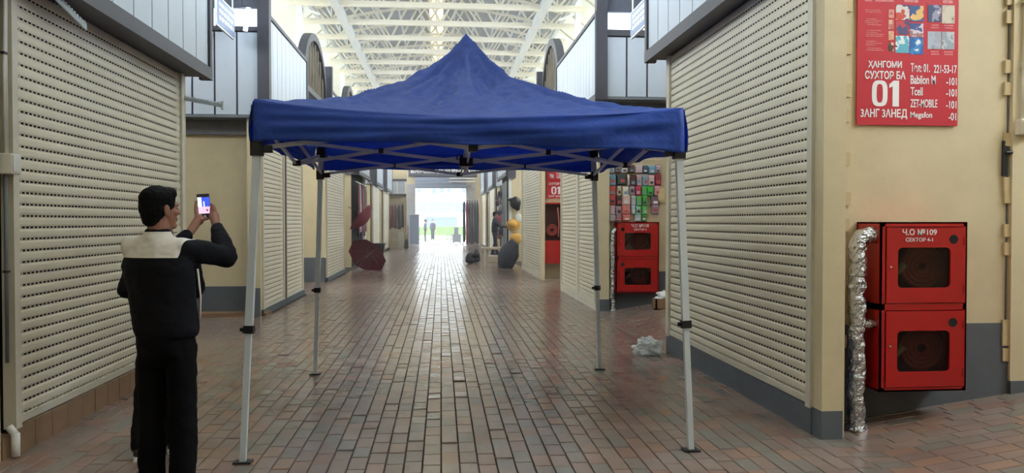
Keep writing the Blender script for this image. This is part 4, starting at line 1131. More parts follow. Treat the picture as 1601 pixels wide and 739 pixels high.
def figure(J, label, top, bottom, vox=0.012, hands=None, group=None, yoke=None, look=None, s=1.0, baggy=1.0, coat_len=None, wr=1.0):
    """a clothed person from joint positions; the body is one continuous mesh, clothing and hair its children"""
    f = V(J['face']).normalized(); bf = V(J['front']).normalized(); br = bf.cross(V((0, 0, 1))).normalized()
    hd, nk = V(J['head']), V(J['neck'])
    sl, sr, el, er, wl, wr_ = (V(J[k]) for k in ('shL', 'shR', 'elL', 'elR', 'wrL', 'wrR'))
    hl, hr, kl, kr, al, ar = (V(J[k]) for k in ('hipL', 'hipR', 'knL', 'knR', 'anL', 'anR'))
    chest = (sl + sr) / 2; pel = (hl + hr) / 2
    body = MB()
    P_ = head(body, hd, f, s=s)
    body.capsule(nk - V((0, 0, 0.05)) * s, 0.062 * s, hd + V((0, 0, -0.045)) * s - f * 0.012 * s, 0.054 * s)
    body.capsule(chest - V((0, 0, 0.04)) * s, 0.09 * s, nk, 0.062 * s)
    wd = (sr - sl).length / 2
    body.rings([(pel - V((0, 0, 0.06)), br * 0.13 * s, bf * 0.085 * s), (pel + V((0, 0, 0.08)) * s, br * 0.135 * s, bf * 0.085 * s), (chest * 0.5 + pel * 0.5, br * 0.125 * s, bf * 0.08 * s),
                (chest - V((0, 0, 0.09)) * s, br * (wd + 0.01 * s), bf * 0.09 * s), (chest, br * wd * 0.95, bf * 0.07 * s), (chest + V((0, 0, 0.04)) * s, br * 0.07 * s, bf * 0.05 * s)])
    for a, b, c in ((sl, el, wl), (sr, er, wr_)): body.chain([a, b, c], [0.044 * s, 0.036 * s, 0.024 * s])
    for a, b, c in ((hl, kl, al), (hr, kr, ar)): body.chain([a, b, c], [0.07 * s, 0.05 * s, 0.034 * s])
    if hands: hands(body)
    else:
        for w, e, k in ((wl, el, -1), (wr_, er, 1)):
            d = (w - e).normalized(); n_ = -br * k; fingers_relaxed(body, w, d, n_, (bf - d * bf.dot(d)), s)
    root = remeshed(body, 'person', M['skin'], None, vox * 0.45, 3, 0.4)
    tag(root, label, 'person', group)
    eyes(P_, s, root)
    hb = MB(); hair(hb, hd, f, s=s)
    remeshed(hb, 'hair', M['hair'], root, 0.007 if vox < 0.02 else 0.012, 2, 0.5, 0.004 * s, 0.018)
    # jacket
    j = MB(); B = baggy; cl = coat_len if coat_len is not None else pel.z + 0.06 * s
    lo = pel.copy(); lo.z = cl; wz = lo * 0.62 + chest * 0.38; cz = chest - V((0, 0, 0.10)) * s
    j.rings([(lo - V((0, 0, 0.005)), br * 0.175 * s * B, bf * 0.125 * s * B), (lo + V((0, 0, 0.035)) * s, br * 0.192 * s * B, bf * 0.140 * s * B), (wz, br * 0.196 * s * B, bf * 0.135 * s * B), (cz, br * (wd + 0.065 * s), bf * 0.130 * s),
             (chest + V((0, 0, 0.015)) * s, br * (wd + 0.03 * s), bf * 0.095 * s), (chest + V((0, 0, 0.06)) * s, br * (wd * 0.72), bf * 0.075 * s), (nk - V((0, 0, 0.012)) * s, br * 0.072 * s, bf * 0.068 * s), (nk + V((0, 0, 0.022)) * s, br * 0.066 * s, bf * 0.066 * s)])
    for a, b, c in ((sl, el, wl), (sr, er, wr_)):
        d = (b - c).normalized(); e2 = b + (c - b) * 0.5
        j.chain([a - V((0, 0, 0.008)), a * 0.5 + b * 0.5, b, e2, c + d * 0.02], [0.068 * s, 0.066 * s, 0.060 * s, 0.056 * s, 0.042 * s])
    jk = remeshed(j, 'jacket', top, root, vox, 5, 0.5, 0.007 * s, 0.085)
    if yoke:
        zc, xl, xr = yoke
        bm = bmesh.new(); bm.from_mesh(jk.data)
        for co, no in ((V((0, 0, zc)), V((0, 0.0, 1))), (V((0, 0, nk.z + 0.004)), V((0, 0, 1))), (xl[0], xl[1]), (xr[0], xr[1])):
            bmesh.ops.bisect_plane(bm, geom=list(bm.verts) + list(bm.edges) + list(bm.faces), plane_co=co, plane_no=no, dist=1e-5)
        sel = [fc for fc in bm.faces if fc.calc_center_median().z > zc and (fc.calc_center_median() - xl[0]).dot(xl[1]) > 0 and (fc.calc_center_median() - xr[0]).dot(xr[1]) < 0 and fc.calc_center_median().z < nk.z + 0.004 and (fc.calc_center_median() - chest).dot(bf) < 0.145]
        bm2 = bm.copy(); idx = {fc.index for fc in sel}
        bm.faces.index_update()
        idx = {fc.index for fc in sel}
        bm2.faces.ensure_lookup_table()
        bmesh.ops.delete(bm, geom=sel, context='FACES')
        bm2.faces.index_update(); bm2.faces.ensure_lookup_table()
        bmesh.ops.delete(bm2, geom=[fc for fc in bm2.faces if fc.index not in idx], context='FACES')
        bm.to_mesh(jk.data); bm.free()
        ym = bpy.data.meshes.new('yoke'); bm2.to_mesh(ym); bm2.free(); ym.materials.clear(); ym.shade_smooth()
        y_ = link('yoke', ym, M['yoke'], jk); y_['label'] = 'off-white shoulder yoke of the jacket'
    # trousers
    t = MB()
    t.rings([(pel - V((0, 0, 0.10)) * s, br * 0.10 * s, bf * 0.085 * s), (pel - V((0, 0, 0.03)) * s, br * 0.155 * s, bf * 0.118 * s), (pel + V((0, 0, 0.06)) * s, br * 0.16 * s, bf * 0.115 * s), (pel + V((0, 0, 0.13)) * s, br * 0.145 * s, bf * 0.10 * s)])
    for a, b, c in ((hl, kl, al), (hr, kr, ar)):
        t.chain([a, a * 0.5 + b * 0.5, b, b * 0.45 + c * 0.55, c + V((0, 0, 0.0))], [0.086 * s, 0.080 * s, 0.074 * s * wr, 0.074 * s * wr, 0.070 * s * wr])
    tr = remeshed(t, 'trousers', bottom, root, vox, 5, 0.5, 0.008 * s, 0.09)
    for a in (al, ar): shoe(a - bf * 0.0, bf, root, s)
    return root

# --- the man with the phone
PHC = V((-1.442, 4.971, 1.622))
pn = V((0.36, -0.93, 0.10)).normalized()              # screen normal, back to the man
pu = V((-0.10, 0.06, 1.0)); pu = (pu - pn * pu.dot(pn)).normalized(); pr = pu.cross(pn).normalized()
if pr.x < 0: pr = -pr
def phone_hands(mb):
    C = PHC
    def Q(a, b, d): return C + pr * a + pu * b + pn * d
    # right hand: palm on the lower right edge, fingers behind, thumb along the front edge
    w = V((-1.362, 4.93, 1.515))
    mb.capsule(w, 0.026, Q(0.052, -0.060, 0.004), 0.030)
    mb.ell(Q(0.050, -0.035, -0.004), (0.022, 0.024, 0.046), Matrix((pr, pn, pu)).transposed())
    for b, L, r in ((0.012, 0.075, .0088), (-0.010, 0.082, .0092), (-0.032, 0.078, .0090), (-0.052, 0.062, .0080)):
        mb.chain([Q(0.052, b - 0.012, -0.010), Q(0.046, b, -0.022), Q(0.012, b + 0.004, -0.022), Q(0.048 - L, b + 0.006, -0.019)], [r + .001, r, r - .0006, r - .0016], 8)
    mb.chain([Q(0.054, -0.046, 0.012), Q(0.050, -0.016, 0.016), Q(0.040, 0.010, 0.016)], [0.0135, 0.0110, 0.0090], 8)
    # left hand: cradles the lower left corner, forefinger up the left edge
    w = V((-1.500, 4.89, 1.468))
    mb.capsule(w, 0.026, Q(-0.044, -0.085, 0.0), 0.028)
    mb.ell(Q(-0.036, -0.078, 0.002), (0.030, 0.022, 0.036), Matrix((pr, pn, pu)).transposed())
    mb.chain([Q(-0.048, -0.060, -0.004), Q(-0.050, -0.020, -0.004), Q(-0.047, 0.012, -0.003), Q(-0.043, 0.034, -0.002)], [0.0115, 0.0098, 0.0088, 0.0076], 8)
    for b, L, r in ((-0.046, 0.07, .0090), (-0.064, 0.072, .0088), (-0.082, 0.060, .0080)):
        mb.chain([Q(-0.044, b - 0.012, -0.012), Q(-0.036, b, -0.023), Q(-0.006, b + 0.003, -0.023), Q(-0.040 + L, b + 0.004, -0.019)], [r + .001, r, r - .0006, r - .0016], 8)
    mb.chain([Q(-0.040, -0.090, 0.014), Q(-0.016, -0.082, 0.020), Q(0.010, -0.078, 0.016)], [0.0130, 0.0105, 0.0088], 8)
JM = dict(head=(-1.535, 4.49, 1.598), neck=(-1.545, 4.485, 1.470), face=(0.66, 0.75, 0.02), front=(0.30, 0.954, 0),
          shL=(-1.690, 4.515, 1.392), shR=(-1.412, 4.455, 1.385), elL=(-1.655, 4.77, 1.275), elR=(-1.232, 4.68, 1.325), wrL=(-1.505, 4.88, 1.455), wrR=(-1.352, 4.915, 1.498),
          hipL=(-1.585, 4.505, 0.845), hipR=(-1.425, 4.465, 0.845), knL=(-1.590, 4.50, 0.48), knR=(-1.412, 4.46, 0.48), anL=(-1.590, 4.48, 0.085), anR=(-1.412, 4.44, 0.085))
man = figure(JM, 'man seen from behind in a black jacket with off-white shoulders, holding up a phone', M['jacket'], M['trouser'], 0.011, phone_hands,
             yoke=(1.335, (V((-1.735, 4.5, 1.37)), V((0.93, -0.25, 0.28)).normalized()), (V((-1.385, 4.45, 1.36)), V((0.93, -0.25, -0.20)).normalized())), baggy=0.98)
man_j = [c for c in man.children if c.name.startswith('jacket')][0]
MB().tube([(-1.335, 4.475, 1.27), (-1.322, 4.48, 1.12), (-1.325, 4.48, 1.0)], 0.006, 6).build('side_piping', M['yoke'], man_j, True)
# the phone he holds is a thing of its own
def pbox(a0, a1, b0, b1, d0, d1, mb=None):
    mb = mb or MB(); vs = [PHC + pr * a + pu * b + pn * d for d in (d0, d1) for a, b in ((a0, b0), (a1, b0), (a1, b1), (a0, b1))]
    return mb.add(vs, [(0, 3, 2, 1), (4, 5, 6, 7), (0, 1, 5, 4), (1, 2, 6, 5), (2, 3, 7, 6), (3, 0, 4, 7)])
ph = bevel(pbox(-0.037, 0.037, -0.080, 0.078, -0.010, -0.001).build('smartphone', M['black']), 0.004)
tag(ph, 'smartphone with a lit screen showing the blue tent, held up in both hands', 'phone')
sc = pbox(-0.034, 0.034, -0.044, 0.056, -0.001, 0.0003).build('screen', M['screen_pink'], ph)
pbox(-0.034, 0.034, -0.002, 0.056, 0.0003, 0.0008).build('screen_picture', M['screen_blue'], sc)
pbox(-0.034, -0.012, -0.004, 0.056, 0.0008, 0.0012).build('screen_picture', M['screen_white'], sc)
pbox(-0.002, 0.004, -0.004, 0.030, 0.0008, 0.0012).build('screen_picture', M['screen_white'], sc)
pbox(0.012, 0.020, -0.030, -0.018, 0.0008, 0.0012).build('screen_picture', M['redposter'], sc)
MB().ell(PHC + pu * -0.062 + pn * 0.0, (0.007, 0.007, 0.007), None, 10, 7).build('shutter_button', M['ink_white'], ph, True)

# --- second person, almost hidden behind him
J2 = dict(head=(-1.82, 5.40, 1.56), neck=(-1.82, 5.39, 1.425), face=(0.1, 1, 0), front=(0.12, 0.99, 0),
          shL=(-1.975, 5.39, 1.335), shR=(-1.665, 5.37, 1.335), elL=(-2.045, 5.34, 1.085), elR=(-1.60, 5.34, 1.09), wrL=(-1.93, 5.55, 1.02), wrR=(-1.70, 5.56, 1.03),
          hipL=(-1.905, 5.36, 0.80), hipR=(-1.755, 5.36, 0.80), knL=(-1.922, 5.34, 0.46), knR=(-1.77, 5.38, 0.46), anL=(-1.935, 5.27, 0.085), anR=(-1.775, 5.42, 0.085))
figure(J2, 'person in dark olive clothes and white-soled shoes, nearly hidden behind the man with the phone', M['jacket'], M['olive'], 0.014, s=0.96)

def standing(x, y, z, h, ang, label, top, bottom, vox=0.03, pose=None, group=None):
    c, s_ = math.cos(ang), math.sin(ang)
    def T(p): return V((x + (p[0] * c - p[1] * s_) * h, y + (p[0] * s_ + p[1] * c) * h, z + p[2] * h))
    base = dict(head=(0, .012, .932), neck=(0, 0, .858), shL=(-.088, 0, .805), shR=(.088, 0, .805), elL=(-.125, -.012, .63), elR=(.125, -.012, .63), wrL=(-.125, .04, .49), wrR=(.125, .04, .49),
                hipL=(-.05, 0, .50), hipR=(.05, 0, .50), knL=(-.052, .012, .28), knR=(.055, .012, .28), anL=(-.055, -.01, .05), anR=(.058, -.01, .05))
    if pose: base.update(pose)
    J = {k: T(v) for k, v in base.items()}
    J['face'] = V((-s_, c, 0)); J['front'] = V((-s_, c, 0))
    o = figure(J, label, top, bottom, vox, s=h / 1.75, group=group)
    if z > 0:
        for ch in o.children_recursive:
            if ch.name.startswith(('shoe', 'sole')):
                for v in ch.data.vertices: v.co.z += z
    return o
standing(-1.19, 59.2, -0.02, 1.70, PI * 0.5, 'dark silhouette standing in the bright exit, nearer to the grey board', M['cloth_dark'], M['cloth_dark'], 0.03)
standing(-0.70, 65.0, 0.0, 1.68, PI, 'second dark silhouette in the exit, slimmer and farther out in the yard', M['cloth_dark'], M['cloth_dark'], 0.03)
standing(2.02, 29.85, 0.24, 1.66, -PI * 0.5, 'person in dark clothes standing at the hat stall behind the bench', M['cloth_dark'], M['cloth_dark'], 0.02,
         pose=dict(elR=(.13, .10, .66), wrR=(.09, .26, .66), anL=(-.075, -.06, .05), anR=(.08, .05, .05)))
st = MB().box(1.72, 2.40, 29.45, 30.1, -0.002, 0.235).build('step_stool', M['wood']); tag(st, 'low wooden step under the person at the hat stall', 'stool')
bevel(st, 0.01)

# ------------------------------------------------------------------ umbrellas
def umbrella(apex, axis, R, depth, m, label, hook=True, name='umbrella', shaft=0.85, squash=1.0):
    """open umbrella: eight gores with scalloped rims, ribs, shaft and handle; axis points from the apex to the handle"""
    a = V(axis).normalized(); r, _, u = basis(a, (0.3, 0.2, 1)); ap = V(apex)
    t = thing(name, ap, label, 'umbrella')
    vs = []; fs = []; nr, ns = 8, 48
    for j in range(nr + 1):
        q = j / nr
        for i in range(ns):
            th = 2 * PI * i / ns; k = abs(((i % 6) / 6.0) - 0.5) * 2        # 1 at a rib
            rr = R * q * (1 - 0.075 * (1 - k * k) * q); zz = depth * (q ** 1.9) - 0.05 * R * (1 - k * k) * q * (1 - q)
            vs.append(ap + a * zz + (r * math.cos(th) + u * math.sin(th) * squash) * rr)
    for j in range(nr):
        for i in range(ns):
            i2 = (i + 1) % ns; fs.append((j*ns+i, j*ns+i2, (j+1)*ns+i2, (j+1)*ns+i))
    can_ = MB().add(vs, fs).build('canopy', m, t, True)
    md = can_.modifiers.new('cloth', 'SOLIDIFY'); md.thickness = 0.003
    for k in range(8):
        th = 2 * PI * k / 8; pts = []
        for q in (0.02, 0.25, 0.5, 0.75, 1.02): pts.append(ap + a * (depth * q ** 1.9 + 0.012) + (r * math.cos(th) + u * math.sin(th) * squash) * R * q)
        rb = MB().tube(pts, 0.004, 5).build('rib', M['steel'], t)
        MB().tube([ap + a * 0.30, pts[2]], 0.003, 5).build('stretcher', M['steel'], rb)
    MB().tube([ap - a * 0.05, ap + a * shaft], 0.007, 8).build('shaft', M['black'], t)
    e = ap + a * shaft
    if hook: MB().tube([e, e + a * 0.05, e + a * 0.09 + r * 0.025, e + a * 0.09 + r * 0.06, e + a * 0.05 + r * 0.075], 0.012, 8).build('handle', M['black'], t, True)
    else: MB().tube([e, e + a * 0.1], 0.014, 8).build('handle', M['black'], t, True)
    return t
umbrella((-2.22, 24.95, 0.56), (-0.36, -0.74, -0.50), 0.64, 0.20, M['umbrella_red'], 'open maroon umbrella lying on the aisle floor')
umbrella((-2.45, 26.45, 1.52), (-0.75, 0.10, 0.62), 0.55, 0.26, M['umbrella_red'], 'open maroon umbrella hung tilted at the front of the clothing stall', shaft=0.7)
umbrella((1.98, 25.75, 0.48), (0.75, 0.45, -0.28), 0.58, 0.26, M['umbrella_black'], 'open black umbrella on the floor against the shutter', shaft=0.6, hook=False)

# ------------------------------------------------------------------ left-hand stalls
def cloth_item(x0, x1, y, z0, z1, m, name, parent=None, wob=0.03, seed=0, axis='x'):
    """a hanging piece of clothing: a folded sheet with thickness"""
    vs = []; fs = []; n, k = 8, 6
    for j in range(k + 1):
        for i in range(n + 1):
            f, g = i / n, j / k
            w = noise.noise(V((f * 4 + seed, g * 1.3, seed * 1.7))) * wob * (0.3 + g)
            sh = 0.16 * (1 - g) ** 3 * abs(f - 0.5) * 2 * (z1 - z0) * 0.6
            a = x0 + (x1 - x0) * f + noise.noise(V((seed, g * 2, f))) * 0.02
            p = (a, y + w, z1 - (z1 - z0) * g - sh) if axis == 'x' else (y + w, a, z1 - (z1 - z0) * g - sh)
            vs.append(p)
    for j in range(k):
        for i in range(n):
            a = j * (n + 1) + i; fs.append((a, a + 1, a + n + 2, a + n + 1))
    o = MB().add(vs, fs).build(name, m, parent, True)
    md = o.modifiers.new('cloth', 'SOLIDIFY'); md.thickness = 0.03; return o
gm = {}
def gmat(c):
    if c not in gm: gm[c] = mat('goods_cloth_%d' % (len(gm) + 1), c, 0.8, var=0.08)
    return gm[c]
colr = [(120, 44, 60), (170, 74, 96), (200, 180, 186), (90, 84, 88), (60, 60, 66), (150, 140, 134)]
cnm = ['maroon', 'rose', 'pale pink', 'grey', 'black', 'beige']
for i in range(6):
    y0 = 27.3 + i * 0.53
    o = cloth_item(y0, y0 + 0.42, -2.84, 1.0 + (i % 2) * 0.15, 2.85, gmat(colr[(i * 2 + i // 3) % 6]), 'hanging_garment', None, 0.04, i, 'y')
    tag(o, ('long %s garment hanging in the open stall, place %d from its near end' % (cnm[(i * 2 + i // 3) % 6], i + 1)), 'garment', 'garments hung in the open stall')
rail = MB().tube([(-2.86, 26.9, 2.87), (-2.86, 30.5, 2.87)], 0.015, 8).build('garment_rail', M['steel']); tag(rail, 'steel rail along the open clothing stall', 'rail')
# dark tub
tb = thing('storage_tub', (-2.55, 31.6, 0), 'dark square tub standing past the open clothing stall', 'tub')
tm = MB(); x0, x1, y0, y1 = -2.86, -2.22, 31.3, 31.9
tm.add([(x0+.08,y0+.08,0),(x1-.08,y0+.08,0),(x1-.08,y1-.08,0),(x0+.08,y1-.08,0),(x0,y0,.66),(x1,y0,.66),(x1,y1,.66),(x0,y1,.66)],
       [(0,3,2,1),(0,1,5,4),(1,2,6,5),(2,3,7,6),(3,0,4,7),(4,5,6,7)])
tm.build('tub_body', M['black'], tb)
MB().box(x0 - .02, x1 + .02, y0 - .02, y1 + .02, .62, .67).build('rim', M['black'], tb)
MB().box(-2.60, -2.50, 31.305, 31.335, .30, .42).box(-2.46, -2.40, 31.305, 31.335, .26, .46).build('printed_mark', M['sign_line'], tb)
# clothes in front of the return wall
cw = [(70, 70, 76), (84, 82, 84), (60, 60, 68), (150, 60, 66), (96, 92, 92), (74, 72, 80), (58, 60, 66)]
cn2 = ['slate', 'ash grey', 'charcoal', 'red', 'stone grey', 'blue-grey', 'near-black']
for i in range(7):
    x = -3.42 + i * 0.19
    o = cloth_item(x, x + 0.155, 45.5, 1.18 - 0.05 * (i % 3), 2.55 - 0.03 * (i % 2), gmat(cw[i]), 'hanging_garment', None, 0.05, i + 11)
    tag(o, '%s garment hung on the far beige wall above the pale chairs' % cn2[i], 'garment', 'garments on the far beige wall')
rail = MB().tube([(-3.45, 45.5, 2.57), (-2.1, 45.5, 2.57)], 0.015, 8).build('garment_rail', M['steel']); tag(rail, 'thin rail holding the clothes on the far beige wall', 'rail')
def chair(x, y, label):
    t = thing('wooden_chair', (x, y, 0), label, 'chair', 'pale chairs by the far wall')
    MB().box(x - .22, x + .22, y - .22, y + .22, .43, .47).build('seat', M['wood'], t)
    MB().box(x - .22, x + .22, y + .19, y + .22, .62, .95).build('backrest', M['wood'], t)
    for a in (-.19, .19):
        for b in (-.19, .19): MB().box(x + a - .025, x + a + .025, y + b - .025, y + b + .025, 0, .43 if b < 0 else .95).build('leg', M['wood'], t)
chair(-2.62, 45.15, 'pale wooden chair below the slate garment at the far wall')
chair(-2.60, 44.3, 'pale wooden chair beside the white stand at the far wall')
t = thing('display_stand', (-2.2, 43.9, 0), 'narrow white stand at the far wall with dark goods behind it', 'stand')
MB().box(-2.36, -2.10, 43.85, 43.95, 0, 0.95).build('panel', M['guide_white'], t)
MB().box(-2.34, -2.12, 43.95, 44.35, 0, 0.06).build('foot', M['guide_white'], t)
t = thing('dark_bag', (-1.92, 44.0, 0), 'dark bag standing next to the narrow white stand', 'bag')
bb = MB().ell((-1.93, 44.05, 0.28), (0.11, 0.12, 0.28)).ell((-1.93, 44.05, 0.10), (0.13, 0.14, 0.10)); o = bb.build('bag_body', M['cloth_dark'], t, True)
MB().tube([(-1.99, 44.05, .5), (-1.98, 44.05, .72), (-1.9, 44.05, .74), (-1.87, 44.05, .5)], 0.015, 8).build('strap', M['black'], t, True)
t = thing('notice_board', (-1.72, 51.2, 0), 'grey upright board leaning by the exit', 'board')
MB().box(-2.05, -1.42, 51.0, 51.06, 0.02, 2.0).build('board_sheet', M['sign_grey'], t)
for a, b in (((-2.05, .02), (-2.05, 2.0)), ((-1.42, .02), (-1.42, 2.0)), ((-2.05, .04), (-1.42, .04)), ((-2.05, 1.98), (-1.42, 1.98))): MB().bar((a[0], 50.98, a[1]), (b[0], 50.98, b[1]), 0.05, 0.05, (0, 1, 0)).build('frame_bar', M['column'], t)
# machine in the exit
t = thing('grey_cart', (1.0, 56.5, 0), 'grey boxy cart standing in the bright exit', 'cart')
MB().box(0.78, 1.40, 56.3, 56.9, 0.06, 0.62).build('base_box', M['upper'], t); MB().box(0.90, 1.22, 56.35, 56.8, 0.62, 1.12).build('upper_box', M['upper'], t)
for a, b in (((.42, .02), (.42, .6)), ((.70, .02), (.70, .6)), ((.42, .6), (.70, .6)), ((.42, .06), (.70, .06))): MB().bar((a[0], 56.4, a[1]), (b[0], 56.4, b[1]), 0.045, 0.045, (0, 1, 0)).build('side_frame', M['upper'], t)
for a in (.86, 1.32): MB().tube([(a, 56.3, 0.05), (a, 56.36, 0.05)], 0.055, 12).build('wheel', M['black'], t)

# ------------------------------------------------------------------ right-hand stalls
bn = thing('wooden_bench', (1.95, 28.7, 0), 'pale narrow bench in front of the hat stall', 'bench')
MB().box(1.42, 2.45, 28.4, 28.9, 0.52, 0.60).build('bench_top', M['wood'], bn)
for a in (1.50, 1.66, 2.2, 2.38):
    MB().box(a - .035, a + .035, 28.45, 28.52, 0, .52).build('leg', M['wood'], bn); MB().box(a - .035, a + .035, 28.78, 28.85, 0, .52).build('leg', M['wood'], bn)
def cap(x, y, z, m, label, R=0.13):
    t = thing('sun_hat', (x, y, z), label, 'hat', 'hats at the stall')
    vs = []; fs = []; n = 20; prof = [(0.0, .12), (.07, .115), (.11, .08), (.125, .0), (.15, -.008), (.21, -.02), (.215, -.028), (.13, -.012)]
    k = R / 0.13
    for r_, h in prof:
        for i in range(n):
            th = 2 * PI * i / n; vs.append((x + (-h * k), y + r_ * k * math.cos(th), z + r_ * k * math.sin(th)))
    for j in range(len(prof) - 1):
        for i in range(n): i2 = (i + 1) % n; fs.append((j*n+i, j*n+i2, (j+1)*n+i2, (j+1)*n+i))
    MB().add(vs, fs).build('hat_body', m, t, True)
    MB().tube([(x, y, z + 0.02), (x + 0.10, y, z + 0.03)], 0.008, 6).build('hook', M['steel'], t)
    return t
hats = [((2.50, 31.4, 2.62), (60, 60, 74), 'dark slate'), ((2.45, 32.1, 2.28), (110, 70, 96), 'plum'), ((2.50, 31.2, 2.05), (150, 150, 160), 'silver grey'), ((2.5, 31.9, 1.86), (70, 76, 96), 'navy'),
        ((2.45, 31.3, 1.62), (180, 84, 116), 'pink'), ((2.5, 32.3, 1.45), (96, 60, 66), 'wine'), ((2.5, 31.0, 1.15), (60, 64, 84), 'dark blue'), ((2.5, 31.9, 0.95), (120, 50, 60), 'brick red'), ((2.5, 32.8, 2.5), (80, 72, 80), 'taupe')]
for p_, c_, nme in hats: cap(p_[0] - 0.13, p_[1], p_[2], gmat(c_), '%s hat on the stall rack behind the person in dark clothes' % nme, 0.145)
rk = thing('hat_rack', (2.6, 31.7, 0), 'dark rack of hats at the open stall on the right side', 'rack')
MB().box(2.58, 2.62, 30.7, 34.8, 0.02, 3.1).build('rack_sheet', M['cloth_dark'], rk)
for y in (30.8, 31.7, 32.6): MB().tube([(2.52, y, 0.0), (2.52, y, 3.1)], 0.03, 8).build('upright', M['column'], rk)
# goods fixed to the white pilaster side (facing the camera)
t = thing('black_hat', (2.83, 30.25, 2.25), 'black pointed hat on the beige wall above the yellow straw hat', 'hat')
h_ = MB().ell((2.84, 30.26, 2.24), (0.21, 0.10, 0.24)).ell((2.68, 30.26, 2.36), (0.12, 0.07, 0.07)).ell((2.92, 30.28, 2.06), (0.10, 0.07, 0.14))
h_.build('hat_body', M['black'], t, True); MB().ell((2.86, 30.22, 2.3), (0.06, 0.06, 0.2)).build('hat_fold', M['black'], t, True)
t = thing('straw_hat', (2.72, 30.2, 1.35), 'yellow straw hat hung on the wall beside the hat stall', 'hat')
MB().ell((2.76, 30.26, 1.40), (0.30, 0.04, 0.22)).build('brim', M['yellow'], t, True); MB().ell((2.74, 30.19, 1.43), (0.16, 0.10, 0.14)).build('crown', M['yellow'], t, True)
t = thing('yellow_bag', (2.85, 30.25, 0.9), 'yellow bag hanging directly under the straw hat', 'bag')
MB().ell((2.86, 30.24, 0.88), (0.25, 0.08, 0.20)).build('bag_body', M['yellow'], t, True); MB().tube([(2.80, 30.24, 1.05), (2.85, 30.26, 1.15), (2.92, 30.24, 1.05)], 0.012, 6).build('strap', M['yellow'], t, True)
t = thing('white_bag', (2.92, 30.25, 1.55), 'white bag hanging behind the straw hat', 'bag')
MB().ell((2.95, 30.28, 1.66), (0.14, 0.05, 0.20)).build('bag_body', M['guide_white'], t, True); MB().tube([(2.90, 30.26, 1.82), (2.94, 30.26, 1.95), (2.99, 30.26, 1.82)], 0.01, 6).build('strap', M['guide_white'], t, True)
t = thing('small_backpack', (1.05, 28.6, 0), 'small dark backpack left on the aisle floor', 'bag')
MB().ell((1.05, 28.6, 0.20), (0.17, 0.13, 0.20)).ell((1.05, 28.55, 0.12), (0.19, 0.15, 0.11)).build('bag_body', M['cloth_dark'], t, True)
MB().tube([(1.0, 28.6, .38), (1.0, 28.6, .56), (1.1, 28.6, .56), (1.1, 28.6, .38)], 0.012, 6).build('handle', M['black'], t, True)
t = thing('black_handbag', (1.32, 29.1, 0), 'black handbag standing at the end of the bench', 'bag')
MB().ell((1.30, 29.2, 0.26), (0.12, 0.10, 0.25)).ell((1.30, 29.18, 0.12), (0.14, 0.12, 0.11)).build('bag_body', M['black'], t, True)
MB().tube([(1.25, 29.2, .48), (1.27, 29.2, .68), (1.34, 29.2, .68), (1.36, 29.2, .48)], 0.01, 6).build('strap', M['black'], t, True)
# dark goods on the right of the exit
rk = thing('goods_rack', (1.55, 50.6, 0), 'grey-brown goods hung on a rack at the right edge of the exit', 'rack')
for a in (1.38, 2.4): MB().tube([(a, 50.6, 0), (a, 50.6, 3.0)], 0.03, 8).build('upright', M['column'], rk)
MB().tube([(1.38, 50.6, 2.95), (2.4, 50.6, 2.95)], 0.02, 8).build('rail', M['column'], rk)
for i in range(6):
    o = cloth_item(1.40 + i * 0.165, 1.54 + i * 0.165, 50.55, 0.1 if i % 2 else 0.2, 2.9, gmat(cw[(i * 3) % 7]), 'hung_cloth', rk, 0.05, i + 30)

